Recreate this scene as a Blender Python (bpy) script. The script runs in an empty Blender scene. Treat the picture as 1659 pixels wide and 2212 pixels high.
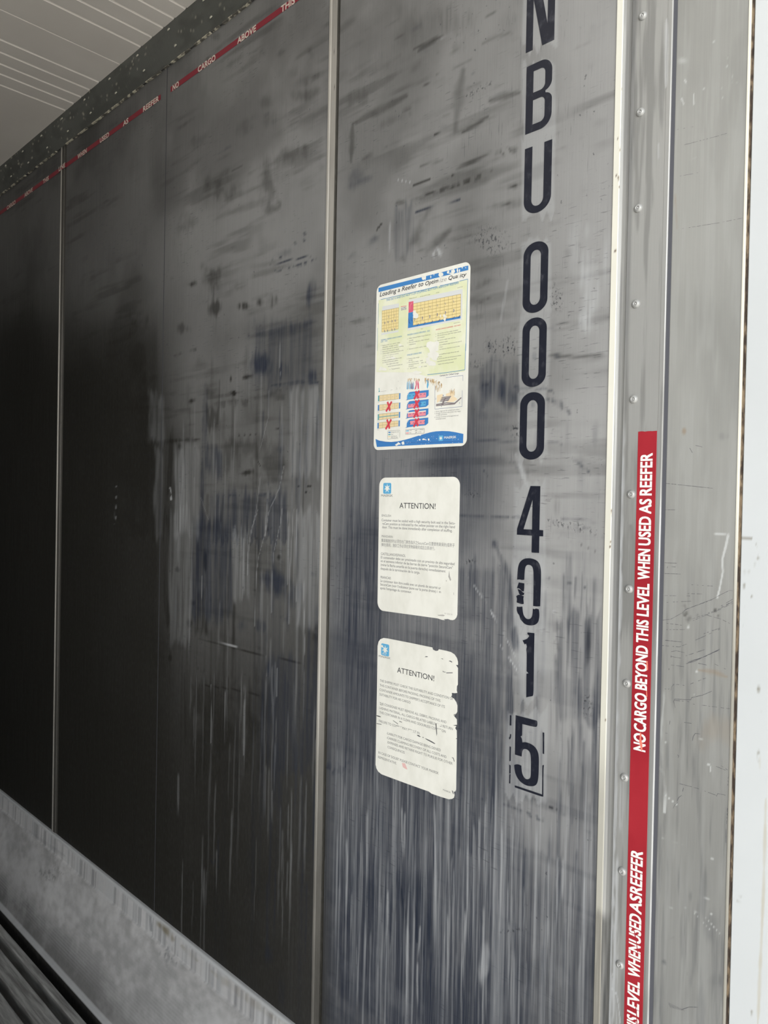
import bpy, math, random
import numpy as np
from mathutils import Matrix, Vector
from mathutils.geometry import tessellate_polygon

random.seed(7)
sc = bpy.context.scene
COL = sc.collection

# ------------------------------------------------------------------ camera, light, exposure
CAM_H = 1.42                        # camera height over the container floor, 1 m in front of the lining
F, CX, CY = 1600.0, 829.5, 1106.0   # pixels of the 1659 x 2212 photograph
RC = np.array([[0.7172290570562457, 0.6965618914201392, 0.019596202065877175],
               [0.023311586791938715, 0.0041216191812743705, -0.9997197518187615],
               [-0.6964474492992636, 0.7174848734827255, -0.013281817948867215]])
CPOS = np.array([0.0, -1.0, CAM_H])
cam = bpy.data.cameras.new('camera')
cam.sensor_fit = 'HORIZONTAL'; cam.sensor_width = 36.0; cam.lens = 36.0 * F / 1659.0
cam.clip_start = 0.02; cam.clip_end = 500
camo = bpy.data.objects.new('camera', cam); COL.objects.link(camo)
camo.matrix_world = Matrix(((RC[0, 0], -RC[1, 0], -RC[2, 0], CPOS[0]),
                            (RC[0, 1], -RC[1, 1], -RC[2, 1], CPOS[1]),
                            (RC[0, 2], -RC[1, 2], -RC[2, 2], CPOS[2]),
                            (0, 0, 0, 1)))
sc.camera = camo

world = bpy.data.worlds.new('sky'); sc.world = world; world.use_nodes = True
wn = world.node_tree; wn.nodes.clear()
wo = wn.nodes.new('ShaderNodeOutputWorld'); wb = wn.nodes.new('ShaderNodeBackground')
wb.inputs['Color'].default_value = (0.80, 0.90, 1.0, 1); wb.inputs['Strength'].default_value = 0.55
wn.links.new(wb.outputs[0], wo.inputs[0])
# bright haze low over the yard, seen through the open rear doors
haze = bpy.data.lights.new('low_haze', 'SUN'); haze.energy = 2.6; haze.angle = math.radians(48); haze.color = (1, .985, .95)
hazo = bpy.data.objects.new('low_haze', haze); COL.objects.link(hazo); hazo.location = (8, -9, 3)
hazo.rotation_euler = Vector((-math.cos(math.radians(50)), math.sin(math.radians(50)), -.07)).to_track_quat('-Z', 'Y').to_euler()
sun = bpy.data.lights.new('sun', 'SUN'); sun.energy = 11.5; sun.angle = math.radians(3); sun.color = (1, .95, .87)
suno = bpy.data.objects.new('sun', sun); COL.objects.link(suno)
suno.location = (2, 6, 8)
suno.rotation_euler = Vector((-0.03, -0.62, -0.78)).to_track_quat('-Z', 'Y').to_euler()

vs = sc.view_settings
vs.view_transform = 'Standard'; vs.look = 'None'; vs.gamma = 1.0; vs.use_curve_mapping = False
vs.exposure = 0.53
sc.cycles.max_bounces = 6; sc.cycles.diffuse_bounces = 4; sc.cycles.glossy_bounces = 3
sc.cycles.use_denoising = True
sc.cycles.sample_clamp_indirect = 6


# ------------------------------------------------------------------ helpers
def on_wall(px, py, y=0.0):
    """the point of the plane Y = y seen at a pixel of the photograph"""
    d = RC.T @ np.array([px - CX, py - CY, F]); t = (y + 1.0) / d[1]
    return np.array([d[0] * t, y, d[2] * t + CAM_H])


def project(P):
    v = (P - CPOS) @ RC.T
    z = np.maximum(v[:, 2], .05)
    return CX + F * v[:, 0] / z, CY + F * v[:, 1] / z


def XZ(crop, *pts):
    o, s = crop
    return [tuple(on_wall(o[0] + a / s, o[1] + b / s)[[0, 2]]) for a, b in pts]


def meta(o, label=None, cat=None, group=None, kind=None):
    if label: o['label'] = label
    if cat: o['category'] = cat
    if group: o['group'] = group
    if kind: o['kind'] = kind
    return o


def empty(name, loc, label, cat, group=None):
    o = bpy.data.objects.new(name, None); COL.objects.link(o); o.location = loc
    o.empty_display_size = .05
    return meta(o, label, cat, group)


class MB:
    """collects faces in world coordinates and links them as one mesh object"""
    def __init__(s): s.v = []; s.f = []; s.m = []; s.smooth = False; s.k = 0

    def quad(s, a, b, c, d, m=0):
        n = len(s.v); s.v += [a, b, c, d]; s.f.append((n, n + 1, n + 2, n + 3)); s.m.append(m); return s

    def box(s, x0, x1, y0, y1, z0, z1, m=0):
        n = len(s.v)
        s.v += [(x, y, z) for x in (x0, x1) for y in (y0, y1) for z in (z0, z1)]
        for f in ((0, 1, 3, 2), (4, 6, 7, 5), (0, 4, 5, 1), (2, 3, 7, 6), (0, 2, 6, 4), (1, 5, 7, 3)):
            s.f.append(tuple(n + i for i in f)); s.m.append(m)
        return s

    def profile_x(s, pts, x0, x1, m=0, closed=False):
        """profile points (y, z) swept along x"""
        n = len(s.v); k = len(pts)
        for x in (x0, x1): s.v += [(x, y, z) for y, z in pts]
        for i in range(k if closed else k - 1):
            j = (i + 1) % k; s.f.append((n + i, n + j, n + k + j, n + k + i)); s.m.append(m)
        return s

    def profile_z(s, pts, z0, z1, m=0):
        """profile points (x, y) swept along z"""
        n = len(s.v); k = len(pts)
        for z in (z0, z1): s.v += [(x, y, z) for x, y in pts]
        for i in range(k - 1):
            s.f.append((n + i, n + i + 1, n + k + i + 1, n + k + i)); s.m.append(m)
        return s

    def flat(s, loops, y, t=0.0, m=0):
        """polygon with holes in the wall plane (x, z), front at Y = y, thickness t behind it"""
        L = [[Vector((a, b, 0)) for a, b in l] for l in loops]
        P = [p for l in L for p in l]; n = len(s.v)
        y -= 6e-6 * (s.k % 13); s.k += 1      # overlapping ink never shares one plane
        s.v += [(p.x, y, p.y) for p in P]
        for tri in tessellate_polygon(L):
            a, b, c = (P[i] for i in tri)
            cr = (b.x - a.x) * (c.y - a.y) - (b.y - a.y) * (c.x - a.x)
            if abs(cr) < 1e-14: continue
            tri = tuple(tri) if cr > 0 else tuple(reversed(tri))
            s.f.append(tuple(n + i for i in tri)); s.m.append(m)
        if t > 0:
            k = len(s.v); s.v += [(p.x, y + t, p.y) for p in P]; o = 0
            for l in L:
                q = len(l)
                for i in range(q):
                    j = (i + 1) % q
                    s.f.append((n + o + i, n + o + j, k + o + j, k + o + i)); s.m.append(m)
                o += q
        return s

    def text(s, body, x, z, w, cap, y, bold=0.0, shear=0.0, rot=False, m=0, hmode='cap'):
        """text starting at (x, z), w wide, capitals cap high, on the plane Y = y;
        rot: reads upwards (advance +z, letter tops towards -x)"""
        V, T, x0, x1 = glyphs(body, 0.0, shear)
        kz = cap / CAPH; bo = min(bold * kz, w * .1)
        kx = (w - 2 * bo) / (x1 - x0); kz = (cap - 2 * bo) / CAPH
        for k, (dx, dz) in enumerate(((-bo, -bo), (bo, -bo), (-bo, bo), (bo, bo)) if bold else ((0, 0),)):
            n = len(s.v); yy = y - 6e-6 * k
            for a, b in V:
                u = (a - x0) * kx + bo + dx; v = b * kz + bo + dz
                s.v.append((x - v, yy, z + u) if rot else (x + u, yy, z + v))
            for t in T: s.f.append(tuple(n + i for i in t)); s.m.append(m)
        return s

    def stroke(s, pts, w, y, m=0):
        """thin ink line through (x, z) points"""
        for a, b in zip(pts[:-1], pts[1:]):
            dx, dz = b[0] - a[0], b[1] - a[1]; l = math.hypot(dx, dz) or 1
            nx, nz = -dz / l * w / 2, dx / l * w / 2
            s.flat([[(a[0] + nx, a[1] + nz), (a[0] - nx, a[1] - nz), (b[0] - nx, b[1] - nz), (b[0] + nx, b[1] + nz)]], y, 0, m)
        return s

    def build(s, name, mats, parent=None):
        me = bpy.data.meshes.new(name)
        v = s.v
        if parent is not None:
            p = tuple(parent.location)
            q = parent.parent
            while q is not None:
                p = tuple(i + j for i, j in zip(p, q.location)); q = q.parent
            v = [(a - p[0], b - p[1], c - p[2]) for a, b, c in v]
        me.from_pydata(v, [], s.f)
        if not isinstance(mats, (list, tuple)): mats = [mats]
        for q in mats: me.materials.append(q)
        if len(mats) > 1: me.polygons.foreach_set('material_index', s.m)
        if s.smooth: me.polygons.foreach_set('use_smooth', [True] * len(s.f))
        me.update()
        o = bpy.data.objects.new(name, me); COL.objects.link(o)
        if parent is not None: o.parent = parent
        return o


_gc = {}
def glyphs(body, bold=0.0, shear=0.0):
    k = (body, bold, shear)
    if k not in _gc:
        c = bpy.data.curves.new('lettering', 'FONT'); c.body = body; c.size = 1.0; c.resolution_u = 3
        c.offset = bold; c.shear = shear; c.dimensions = '2D'; c.fill_mode = 'BOTH'
        o = bpy.data.objects.new('lettering', c); COL.objects.link(o)
        dg = bpy.context.evaluated_depsgraph_get(); e = o.evaluated_get(dg); me = e.to_mesh()
        V = [(v.co.x, v.co.y) for v in me.vertices]; T = []
        for p in me.polygons:
            ids = list(p.vertices)
            ar = 0
            for i in range(len(ids)):
                a, b = V[ids[i]], V[ids[(i + 1) % len(ids)]]; ar += a[0] * b[1] - a[1] * b[0]
            T.append(ids if ar > 0 else ids[::-1])
        e.to_mesh_clear(); bpy.data.objects.remove(o); bpy.data.curves.remove(c)
        xs = [a for a, _ in V] or [0, 1]
        _gc[k] = (V, T, min(xs), max(xs))
    return _gc[k]
CAPH = 1.0
CAPH = max(b for _, b in glyphs('H')[0])


# ------------------------------------------------------------------ materials
def mat(name, color, rough=.5, metal=0.0, spec=.5):
    m = bpy.data.materials.new(name); m.use_nodes = True
    b = m.node_tree.nodes['Principled BSDF']
    b.inputs['Base Color'].default_value = (*color, 1); b.inputs['Roughness'].default_value = rough
    b.inputs['Metallic'].default_value = metal; b.inputs['Specular IOR Level'].default_value = spec
    return m


class NT:
    def __init__(s, m): s.t = m.node_tree; s.b = s.t.nodes['Principled BSDF']
    def n(s, kind, **kw):
        q = s.t.nodes.new(kind)
        for k, v in kw.items(): setattr(q, k, v)
        return q
    def l(s, a, b): s.t.links.new(a, b)
    def noise(s, scale, nscale=1.0, detail=4, rough=.55):
        tc = s.n('ShaderNodeNewGeometry'); mp = s.n('ShaderNodeMapping'); mp.inputs['Scale'].default_value = scale
        nz = s.n('ShaderNodeTexNoise'); nz.inputs['Scale'].default_value = nscale; nz.inputs['Detail'].default_value = detail
        nz.inputs['Roughness'].default_value = rough
        s.l(tc.outputs['Position'], mp.inputs['Vector']); s.l(mp.outputs[0], nz.inputs['Vector'])
        return nz.outputs['Fac']
    def ramp(s, x, a, b, lo=0.0, hi=1.0):
        r = s.n('ShaderNodeMapRange'); r.interpolation_type = 'SMOOTHSTEP'
        r.inputs['From Min'].default_value = a; r.inputs['From Max'].default_value = b
        r.inputs['To Min'].default_value = lo; r.inputs['To Max'].default_value = hi
        s.l(x, r.inputs['Value']); return r.outputs[0]
    def math(s, op, a, b):
        q = s.n('ShaderNodeMath', operation=op)
        for i, v in enumerate((a, b)):
            if isinstance(v, (int, float)): q.inputs[i].default_value = v
            else: s.l(v, q.inputs[i])
        return q.outputs[0]
    def mix(s, fac, a, b):
        q = s.n('ShaderNodeMix', data_type='RGBA')
        for i, v in ((0, fac), (6, a), (7, b)):
            if isinstance(v, (int, float)): q.inputs[i].default_value = v
            elif isinstance(v, tuple): q.inputs[i].default_value = (*v, 1)
            else: s.l(v, q.inputs[i])
        return q.outputs[2]
    def paint(s):
        a = s.n('ShaderNodeAttribute', attribute_name='wear_shading'); p = s.n('ShaderNodeSeparateColor')
        s.l(a.outputs['Color'], p.inputs[0])
        return p.outputs[0], p.outputs[1], p.outputs[2], a.outputs['Alpha']
    def out(s, col): s.l(col, s.b.inputs['Base Color'])
    def bump(s, h, strength=.2, dist=.001):
        q = s.n('ShaderNodeBump'); q.inputs['Strength'].default_value = strength; q.inputs['Distance'].default_value = dist
        s.l(h, q.inputs['Height']); s.l(q.outputs[0], s.b.inputs['Normal'])


def worn_metal(name, clean, grime=(.019, .0182, .0155), rubber=(.021, .027, .044), light=(.55, .57, .59),
               rough=.42, metal=.15, brush=(420, 1, 5), var=.10, spec=.4, patch=None, scuffs=False):
    """sheet metal: R = grime and painted darkening, G = rubber marks and film, B = rubbed-clean or chalky marks and painted sheen, A = fine specks"""
    m = mat(name, clean, rough, metal, spec); t = NT(m)
    r, g, b, a = t.paint()
    br = t.noise(brush, 1.0, 3)
    cl = t.noise((3.1, 3.1, 2.3), 1.0, 4)
    c = t.mix(t.ramp(cl, .35, .65), tuple(q * (1 - var) for q in clean), tuple(q * (1 + var) for q in clean))
    c = t.mix(t.math('MULTIPLY', t.ramp(br, .3, .7), .10), c, tuple(q * .55 for q in clean))
    fine = t.ramp(t.noise((230, 230, 60), 1.0, 3), .25, .6, .97, 1.0)
    c = t.mix(t.math('MULTIPLY', r, fine), c, grime)
    fs = t.ramp(t.noise((430, 60, 8), 1.0, 3), .34, .64, .76, 1.0)
    c = t.mix(t.math('MULTIPLY', g, t.math('MULTIPLY', fine, fs)), c, rubber)
    c = t.mix(b, c, light)
    if patch is not None:
        c = t.mix(a, c, patch)
    else:
        sp = t.ramp(t.noise((240, 240, 150), 1.0, 3), .535, .60)
        c = t.mix(t.math('MULTIPLY', sp, a), c, (.035, .038, .045))
    if scuffs:                                  # short rubber scuffs along the wall and short vertical runs, in patches
        for sc_, ma, lo, hi, k in (((38, 38, 330), 4.5, .60, .68, .45), ((330, 1, 17), 3.7, .60, .70, .34), ((120, 120, 90), 6.0, .66, .72, .60)):
            q = t.math('MULTIPLY', t.ramp(t.noise(sc_, 1.0, 3), lo, hi), t.ramp(t.noise((ma, ma, ma * 1.3), 1.0, 3), .47, .62, .08, 1.0))
            c = t.mix(t.math('MULTIPLY', q, k), c, (.030, .034, .044))
    t.out(c)
    t.l(t.math('MULTIPLY', spec, t.math('MULTIPLY', t.math('SUBTRACT', 1.0, t.math('MULTIPLY', r, .85)), t.math('SUBTRACT', 1.0, t.math('MULTIPLY', g, .7)))), t.b.inputs['Specular IOR Level'])
    t.l(t.math('MULTIPLY', metal, t.math('MULTIPLY', t.math('SUBTRACT', 1.0, r), t.math('SUBTRACT', 1.0, g))), t.b.inputs['Metallic'])
    t.l(t.ramp(br, .2, .8, rough - .08, rough + .10), t.b.inputs['Roughness'])
    t.bump(br, .06, .0005)
    return m


# ------------------------------------------------------------------ wear and shading painted on real surfaces
def vnoise(u, v, seed):
    rs = np.random.RandomState(seed); T = rs.rand(257, 257).astype(np.float32); T[256] = T[0]; T[:, 256] = T[:, 0]
    iu = np.floor(u).astype(int); iv = np.floor(v).astype(int)
    fu = u - iu; fv = v - iv; fu = fu * fu * (3 - 2 * fu); fv = fv * fv * (3 - 2 * fv)
    iu %= 256; iv %= 256
    return (T[iu, iv] * (1 - fu) + T[iu + 1, iv] * fu) * (1 - fv) + (T[iu, iv + 1] * (1 - fu) + T[iu + 1, iv + 1] * fu) * fv


def fbm(u, v, seed, oct=4, gain=.5):
    s = 0; a = 1; n = 0
    for i in range(oct):
        s = s + a * vnoise(u * 2 ** i + 17.3 * i, v * 2 ** i + 5.1 * i, seed + i); n += a; a *= gain
    return s / n


def sst(a, b, x):
    t = np.clip((x - a) / (b - a), 0, 1); return t * t * (3 - 2 * t)


RW = np.random.RandomState(99)


class WearShading:
    CH = dict(R=0, G=1, B=2, A=3)

    def __init__(s, P):
        s.P = P; s.px, s.py = project(P); s.c = np.zeros((len(P), 4), np.float32)
        s.ok = (P[:, 1] > -.95) & (P[:, 0] < 0.3) & (s.px > -150) & (s.px < 1800) & (s.py > -200) & (s.py < 3200)
        s.px = np.where(s.ok, s.px, -9e4)
        s.x = P[:, 0]; s.z = P[:, 2]

    def tex(s, kind, I):
        x, z = s.x[I], s.z[I]
        if kind is None: return 1.0
        if kind == 'c': return sst(.30, .62, fbm(x * 22, z * 22, 3))
        if kind == 'v': return .25 + .75 * sst(.32, .62, .6 * fbm(x * 110, z * 7, 11, 3) + .4 * vnoise(x * 300, z * 9, 13))
        if kind == 'h': return .15 + .85 * sst(.40, .62, fbm(x * 14, z * 120, 21, 3))
        if kind == 'k': return sst(.45, .68, fbm(x * 130, z * 100, 31, 2))
        return 1.0

    def add(s, I, amt, ch):
        k = s.CH[ch]; s.c[I, k] = 1 - (1 - s.c[I, k]) * (1 - np.clip(amt, 0, 1))

    def line(s, crop, pts, w, amt, ch='R', tex=None, hard=.35):
        (ox, oy), sc_ = crop
        p = np.array([(ox + a / sc_, oy + b / sc_) for a, b in pts], float); w = max(w / sc_ / 2, .9)
        lo = p.min(0) - 1.6 * w; hi = p.max(0) + 1.6 * w
        I = np.nonzero((s.px > lo[0]) & (s.px < hi[0]) & (s.py > lo[1]) & (s.py < hi[1]))[0]
        if not len(I): return
        X, Y = s.px[I], s.py[I]; d = np.full(len(I), 1e9)
        for a, b in zip(p[:-1], p[1:]):
            ab = b - a; q = np.clip(((X - a[0]) * ab[0] + (Y - a[1]) * ab[1]) / max(ab @ ab, 1e-6), 0, 1)
            d = np.minimum(d, np.hypot(X - a[0] - q * ab[0], Y - a[1] - q * ab[1]))
        if w < 4.5:
            wob = .75 + .5 * vnoise(s.x[I] * 40, s.z[I] * 40, 5)
            f = 1 - sst(hard * w, w, d / wob)
        else:                                   # broad smears: ragged, fading, thin at the ends
            wob = .42 + 1.15 * fbm(s.x[I] * 26, s.z[I] * 34, 5, 4) + .35 * (vnoise(s.x[I] * 30, s.z[I] * 170, 7) - .5)
            ends = np.minimum(np.hypot(X - p[0, 0], Y - p[0, 1]), np.hypot(X - p[-1, 0], Y - p[-1, 1]))
            wob = wob * (.45 + .55 * sst(0, 3.2 * w, ends))
            f = (1 - sst(min(hard, .2) * w, w, d / wob)) * (.62 + .38 * vnoise(s.x[I] * 55, s.z[I] * 55, 8))
        s.add(I, amt * f * s.tex(tex, I), ch)

    def drip(s, x, y0, y1, w, amt, ch, lean=-.02):
        """tapering run, wandering a little, in photograph pixels"""
        n = 9; t = np.linspace(0, 1, n); j = np.cumsum(RW.normal(0, .55, n)) * min(1.0, (y1 - y0) / 160)
        p = np.stack([x + j + lean * (y1 - y0) * t, y0 + (y1 - y0) * t], 1)
        I = np.nonzero((abs(s.px - x) < 22 + .03 * (y1 - y0)) & (s.py > y0) & (s.py < y1))[0]
        if not len(I): return
        cx = np.interp(s.py[I], p[:, 1], p[:, 0]); q = (s.py[I] - y0) / (y1 - y0)
        f = sst(0, .12, q) * (1 - sst(.55, 1, q)); ww = w * (.7 + .6 * vnoise(s.z[I] * 30 + x, s.z[I] * 0 + x, 77))
        s.add(I, amt * f * (1 - sst(.2, 1, abs(s.px[I] - cx) / ww)), ch)

    def ell(s, crop, cx, cy, rx, ry, amt, ch='R', tex='c', ang=0, hard=.2):
        (ox, oy), sc_ = crop
        cx = ox + cx / sc_; cy = oy + cy / sc_; rx /= sc_; ry /= sc_; r = max(rx, ry) * 1.35
        I = np.nonzero((abs(s.px - cx) < r) & (abs(s.py - cy) < r))[0]
        if not len(I): return
        a = math.radians(ang); X = s.px[I] - cx; Y = s.py[I] - cy
        u = X * math.cos(a) + Y * math.sin(a); v = -X * math.sin(a) + Y * math.cos(a)
        d = np.hypot(u / rx, v / ry) + .9 * (fbm(s.x[I] * 45, s.z[I] * 30, 9, 3) - .5) + .5 * (fbm(s.x[I] * 130, s.z[I] * 22, 19, 2) - .5)
        s.add(I, amt * (1 - sst(hard, 1.05, d)) * s.tex(tex, I), ch)

    def rect(s, crop, x0, x1, y0, y1, amt, ch='R', tex='v', fe=(12, 12, 40, 40)):
        """soft-edged patch; fe = feather left, right, top, bottom (crop pixels)"""
        (ox, oy), q = crop
        a0, a1 = ox + x0 / q, ox + x1 / q; b0, b1 = oy + y0 / q, oy + y1 / q
        I = np.nonzero((s.px > a0 - 30) & (s.px < a1 + 30) & (s.py > b0 - 60) & (s.py < b1 + 60))[0]
        if not len(I): return
        jx = 8 * (vnoise(s.x[I] * 60, s.z[I] * 12, 41) - .5); jy = 34 * (vnoise(s.x[I] * 130, s.z[I] * 8, 43) - .5)
        X = s.px[I] + jx; Y = s.py[I] + jy
        f = sst(a0 - fe[0] / q, a0 + fe[0] / q, X) * (1 - sst(a1 - fe[1] / q, a1 + fe[1] / q, X)) \
            * sst(b0 - fe[2] / q, b0 + fe[2] / q, Y) * (1 - sst(b1 - fe[3] / q, b1 + fe[3] / q, Y))
        s.add(I, amt * f * s.tex(tex, I), ch)

    def store(s, me):
        at = me.color_attributes.new('wear_shading', 'FLOAT_COLOR', 'POINT')
        at.data.foreach_set('color', s.c.astype(np.float32).ravel())


def grid_mesh(name, U, V, fn, material, parent=None):
    """grid over parameters U, V; fn(u, v) -> x, y, z arrays; returns object and its points"""
    uu, vv = np.meshgrid(U, V); x, y, z = fn(uu.ravel(), vv.ravel())
    P = np.stack([x, y, z], 1).astype(np.float64); nu, nv = len(U), len(V)
    me = bpy.data.meshes.new(name)
    i = np.arange(nu * nv).reshape(nv, nu)
    q = np.stack([i[:-1, :-1], i[:-1, 1:], i[1:, 1:], i[1:, :-1]], -1).reshape(-1, 4)
    me.vertices.add(len(P)); me.vertices.foreach_set('co', P.astype(np.float32).ravel())
    me.loops.add(q.size); me.loops.foreach_set('vertex_index', q.ravel().astype(np.int32))
    me.polygons.add(len(q)); me.polygons.foreach_set('loop_start', (np.arange(len(q)) * 4).astype(np.int32))
    me.update(calc_edges=True); me.validate()
    me.materials.append(material)
    o = bpy.data.objects.new(name, me); COL.objects.link(o)
    if parent is not None: o.parent = parent
    return o, P


# ------------------------------------------------------------------ the setting: container shell and rear frame
X_BACK, X_OPEN = -5.6, -0.20
M_LINING = worn_metal('lining_sheet', (.36, .362, .364), scuffs=True)
M_ALU = worn_metal('aluminium', (.385, .388, .38), rough=.38, metal=.3, light=(.62, .64, .66))
M_KICK = worn_metal('scuff_aluminium', (.66, .66, .67), rough=.5, metal=.2, patch=(.20, .17, .10), brush=(60, 1, 60))
M_COVE = worn_metal('cove_aluminium', (.13, .135, .125), rough=.5, metal=.1, light=(.62, .60, .50))
M_JAMB = worn_metal('jamb_sheet', (.355, .358, .345), rough=.42, metal=.2, patch=(.30, .20, .10), light=(.60, .62, .62))
M_CREAM = worn_metal('cream_lip', (.77, .76, .675), rough=.45, metal=0, grime=(.20, .19, .17), patch=(.09, .035, .015), brush=(5, 5, 5), var=.02)
M_WHITE = worn_metal('white_paint', (.61, .64, .66), rough=.4, metal=0, grime=(.22, .20, .16), patch=(.45, .40, .28), brush=(5, 5, 5), var=.02)
M_SEAL = mat('brown_seal', (.12, .085, .06), .9)
t_ = NT(M_SEAL); t_.out(t_.mix(t_.ramp(t_.noise((160, 160, 45), 1, 4), .42, .62), (.05, .035, .028), (.24, .18, .12)))
t_.bump(t_.noise((300, 300, 90), 1, 3), .8, .002)
M_SEALANT = mat('pale_sealant', (.55, .52, .42), .7)
t_ = NT(M_SEALANT); t_.out(t_.mix(t_.ramp(t_.noise((60, 60, 60), 1, 3), .45, .58), (.12, .115, .10), (.62, .59, .48)))
M_DARKGAP = mat('dark_gap', (.045, .047, .055), .7)
M_CEIL = mat('ceiling_paint', (.80, .77, .73), .5)
t_ = NT(M_CEIL); t_.out(t_.mix(t_.ramp(t_.noise((2, 2, 2), 1, 4), .3, .7), (.72, .69, .65), (.84, .81, .77)))
M_FLOOR = mat('floor_aluminium', (.40, .40, .41), .5, .3)
t_ = NT(M_FLOOR); f_ = t_.noise((7, 90, 40), 1, 5)
t_.out(t_.mix(t_.ramp(f_, .30, .70), (.24, .235, .23), (.56, .57, .56))); t_.bump(f_, .25, .001)
M_FAR = mat('far_lining', (.20, .20, .20), .5)
M_OUT = mat('outer_steel', (.35, .36, .38), .6)
M_GROUND = mat('yard_concrete', (.42, .41, .39), .9)
t_ = NT(M_GROUND); t_.out(t_.mix(t_.noise((.8, .8, .8), 1, 6), (.36, .35, .33), (.48, .47, .45)))


def structure(o): o['kind'] = 'structure'; return o


structure(MB().box(-60, 80, -60, 60, -1.6, -1.5).build('ground', M_GROUND))
structure(MB().box(X_BACK - .1, X_OPEN - .0, .012, .10, -.25, 2.80).build('wall_outside', M_OUT))
structure(MB().box(X_BACK - .1, X_OPEN, -2.40, -2.29, -.25, 2.80).build('wall_left', M_FAR))
structure(MB().box(X_BACK - .1, X_BACK, -2.29, .012, -.25, 2.80).build('wall_back', M_FAR))

# ceiling: flat white sheets with pressed grooves running across
b = MB(); ZC = 2.619; xs = []
base = [-1.64, -1.695, -1.748, -1.805, -1.865, -2.113, -2.173, -2.231, -2.284, -2.344]
for k in range(-2, 3):
    xs += [(x + k * 1.32, .0045, .0042) for x in base] + [(-1.984 + k * 1.32, .0022, .003)]
xs = sorted([q for q in xs if X_BACK + .02 < q[0] < X_OPEN - .02])
pr = [(X_BACK, ZC)]
for x, hw, dp in xs: pr += [(x - hw, ZC), (x - hw * .45, ZC + dp), (x + hw * .45, ZC + dp), (x + hw, ZC)]
pr += [(X_OPEN, ZC), (X_OPEN, ZC + .18), (X_BACK, ZC + .18)]
n = len(b.v); k = len(pr)
for y in (-2.29, .012): b.v += [(x, y, z) for x, z in pr]
for i in range(k):
    j = (i + 1) % k; b.f.append((n + i, n + k + i, n + k + j, n + j)); b.m.append(0)
structure(b.build('ceiling', M_CEIL))

# aluminium T-section floor
b = MB(); pr = [(-.089, -.07)]
edges = [(-.119, -.142)] + [(-.167 - .072 * i, -.216 - .072 * i) for i in range(29)]
for y0, y1 in edges:
    pr += [(y0 + .001, -.07), (y0 + .001, -.008), (y0, -.003), (y0 - .003, 0), (y1 + .003, 0), (y1, -.003), (y1 + .001, -.008), (y1 + .001, -.07)]
pr += [(-2.29, -.07)]
b.profile_x(pr[::-1], X_BACK, X_OPEN); b.box(X_BACK, X_OPEN, -2.29, 0.012, -.25, -.071)
structure(b.build('floor', M_FLOOR))

# ---- lining of the right side wall
U = np.concatenate([np.linspace(X_BACK, -3.1, 30)[:-1], np.arange(-3.1, -1.80, .0085), np.arange(-1.80, -1.15, .0034), np.arange(-1.15, -.5199, .0015), [-.519]])
V = np.concatenate([[-.05, .15], np.arange(.27, 2.60, .0042), [2.63]])
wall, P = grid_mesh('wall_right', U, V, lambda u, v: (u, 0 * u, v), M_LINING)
structure(wall); w = WearShading(P)
E_ = np.nonzero(w.ok)[0]
x, z, px, py = w.x[E_], w.z[E_], w.px[E_], w.py[E_]
low = sst(900, 1750, py)
patchy = sst(.36, .60, fbm(x * 5, z * 3, 57, 4))
streak = sst(.44, .72, .55 * fbm(x * 60, z * 1.6, 51, 3) + .45 * vnoise(x * 190, z * 2.2, 53))
streak2 = sst(.50, .74, .5 * vnoise(x * 95, z * 1.1, 61) + .5 * vnoise(x * 260, z * 1.6, 63))
cloud = fbm(x * 4, z * 4, 71, 5); scuff = fbm(x * 5 + z * 2, z * 55, 81, 4)
w.add(E_, .50 * low * streak * (.2 + .8 * patchy) * sst(400, 700, px), 'G')
w.add(E_, .50 * low * streak * (.2 + .8 * patchy) * sst(700, 400, px), 'R')
w.add(E_, .16 * streak2 * sst(1400, 1850, py) * sst(560, 800, px) * (.3 + .7 * patchy), 'B')
w.add(E_, .38 * sst(1450, 1040, px) * sst(1050, 700, py) * sst(690, 730, px), 'R')  # upper film paints the brightness dropping away from the rear frame
w.add(E_, .34 * sst(1050, 700, py) * sst(730, 690, px), 'R')
w.add(E_, .38 * sst(720, 690, px) * sst(1250, 1450, py), 'R')
w.add(E_, .36 * sst(.44, .70, cloud), 'R')
w.add(E_, .34 * (1 - .8 * low) * sst(.50, .72, scuff) * sst(.40, .6, fbm(x * 6, z * 6, 73)), 'R')
w.add(E_, .25 * low * sst(.52, .70, scuff) * sst(690, 730, px), 'G')
# general bluish film, darker towards the floor
w.add(E_, .76 * sst(750, 950, py) * sst(1170, 980, px) * (.5 + .8 * cloud) * sst(690, 730, px), 'G')
w.add(E_, .40 * sst(750, 950, py) * sst(730, 690, px) * (.5 + .8 * cloud), 'R')
w.add(E_, (.76 - .22 * sst(1020, 1250, px)) * sst(1420, 1900, py) * (.75 + .4 * patchy) * sst(660, 760, px), 'G')
w.add(E_, .25 * sst(720, 690, px) * sst(1050, 1250, py), 'R')
w.add(E_, .45 * sst(340, 40, px) * sst(500, 1000, py), 'R')
w.add(E_, .55 * sst(1450, 1950, py) * (.75 + .4 * patchy) * sst(760, 660, px), 'R')
w.add(E_, .35 * sst(1300, 1700, py) * sst(720, 690, px), 'R')
w.add(E_, .30 * sst(740, 700, px) * sst(500, 1000, py), 'R')
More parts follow.
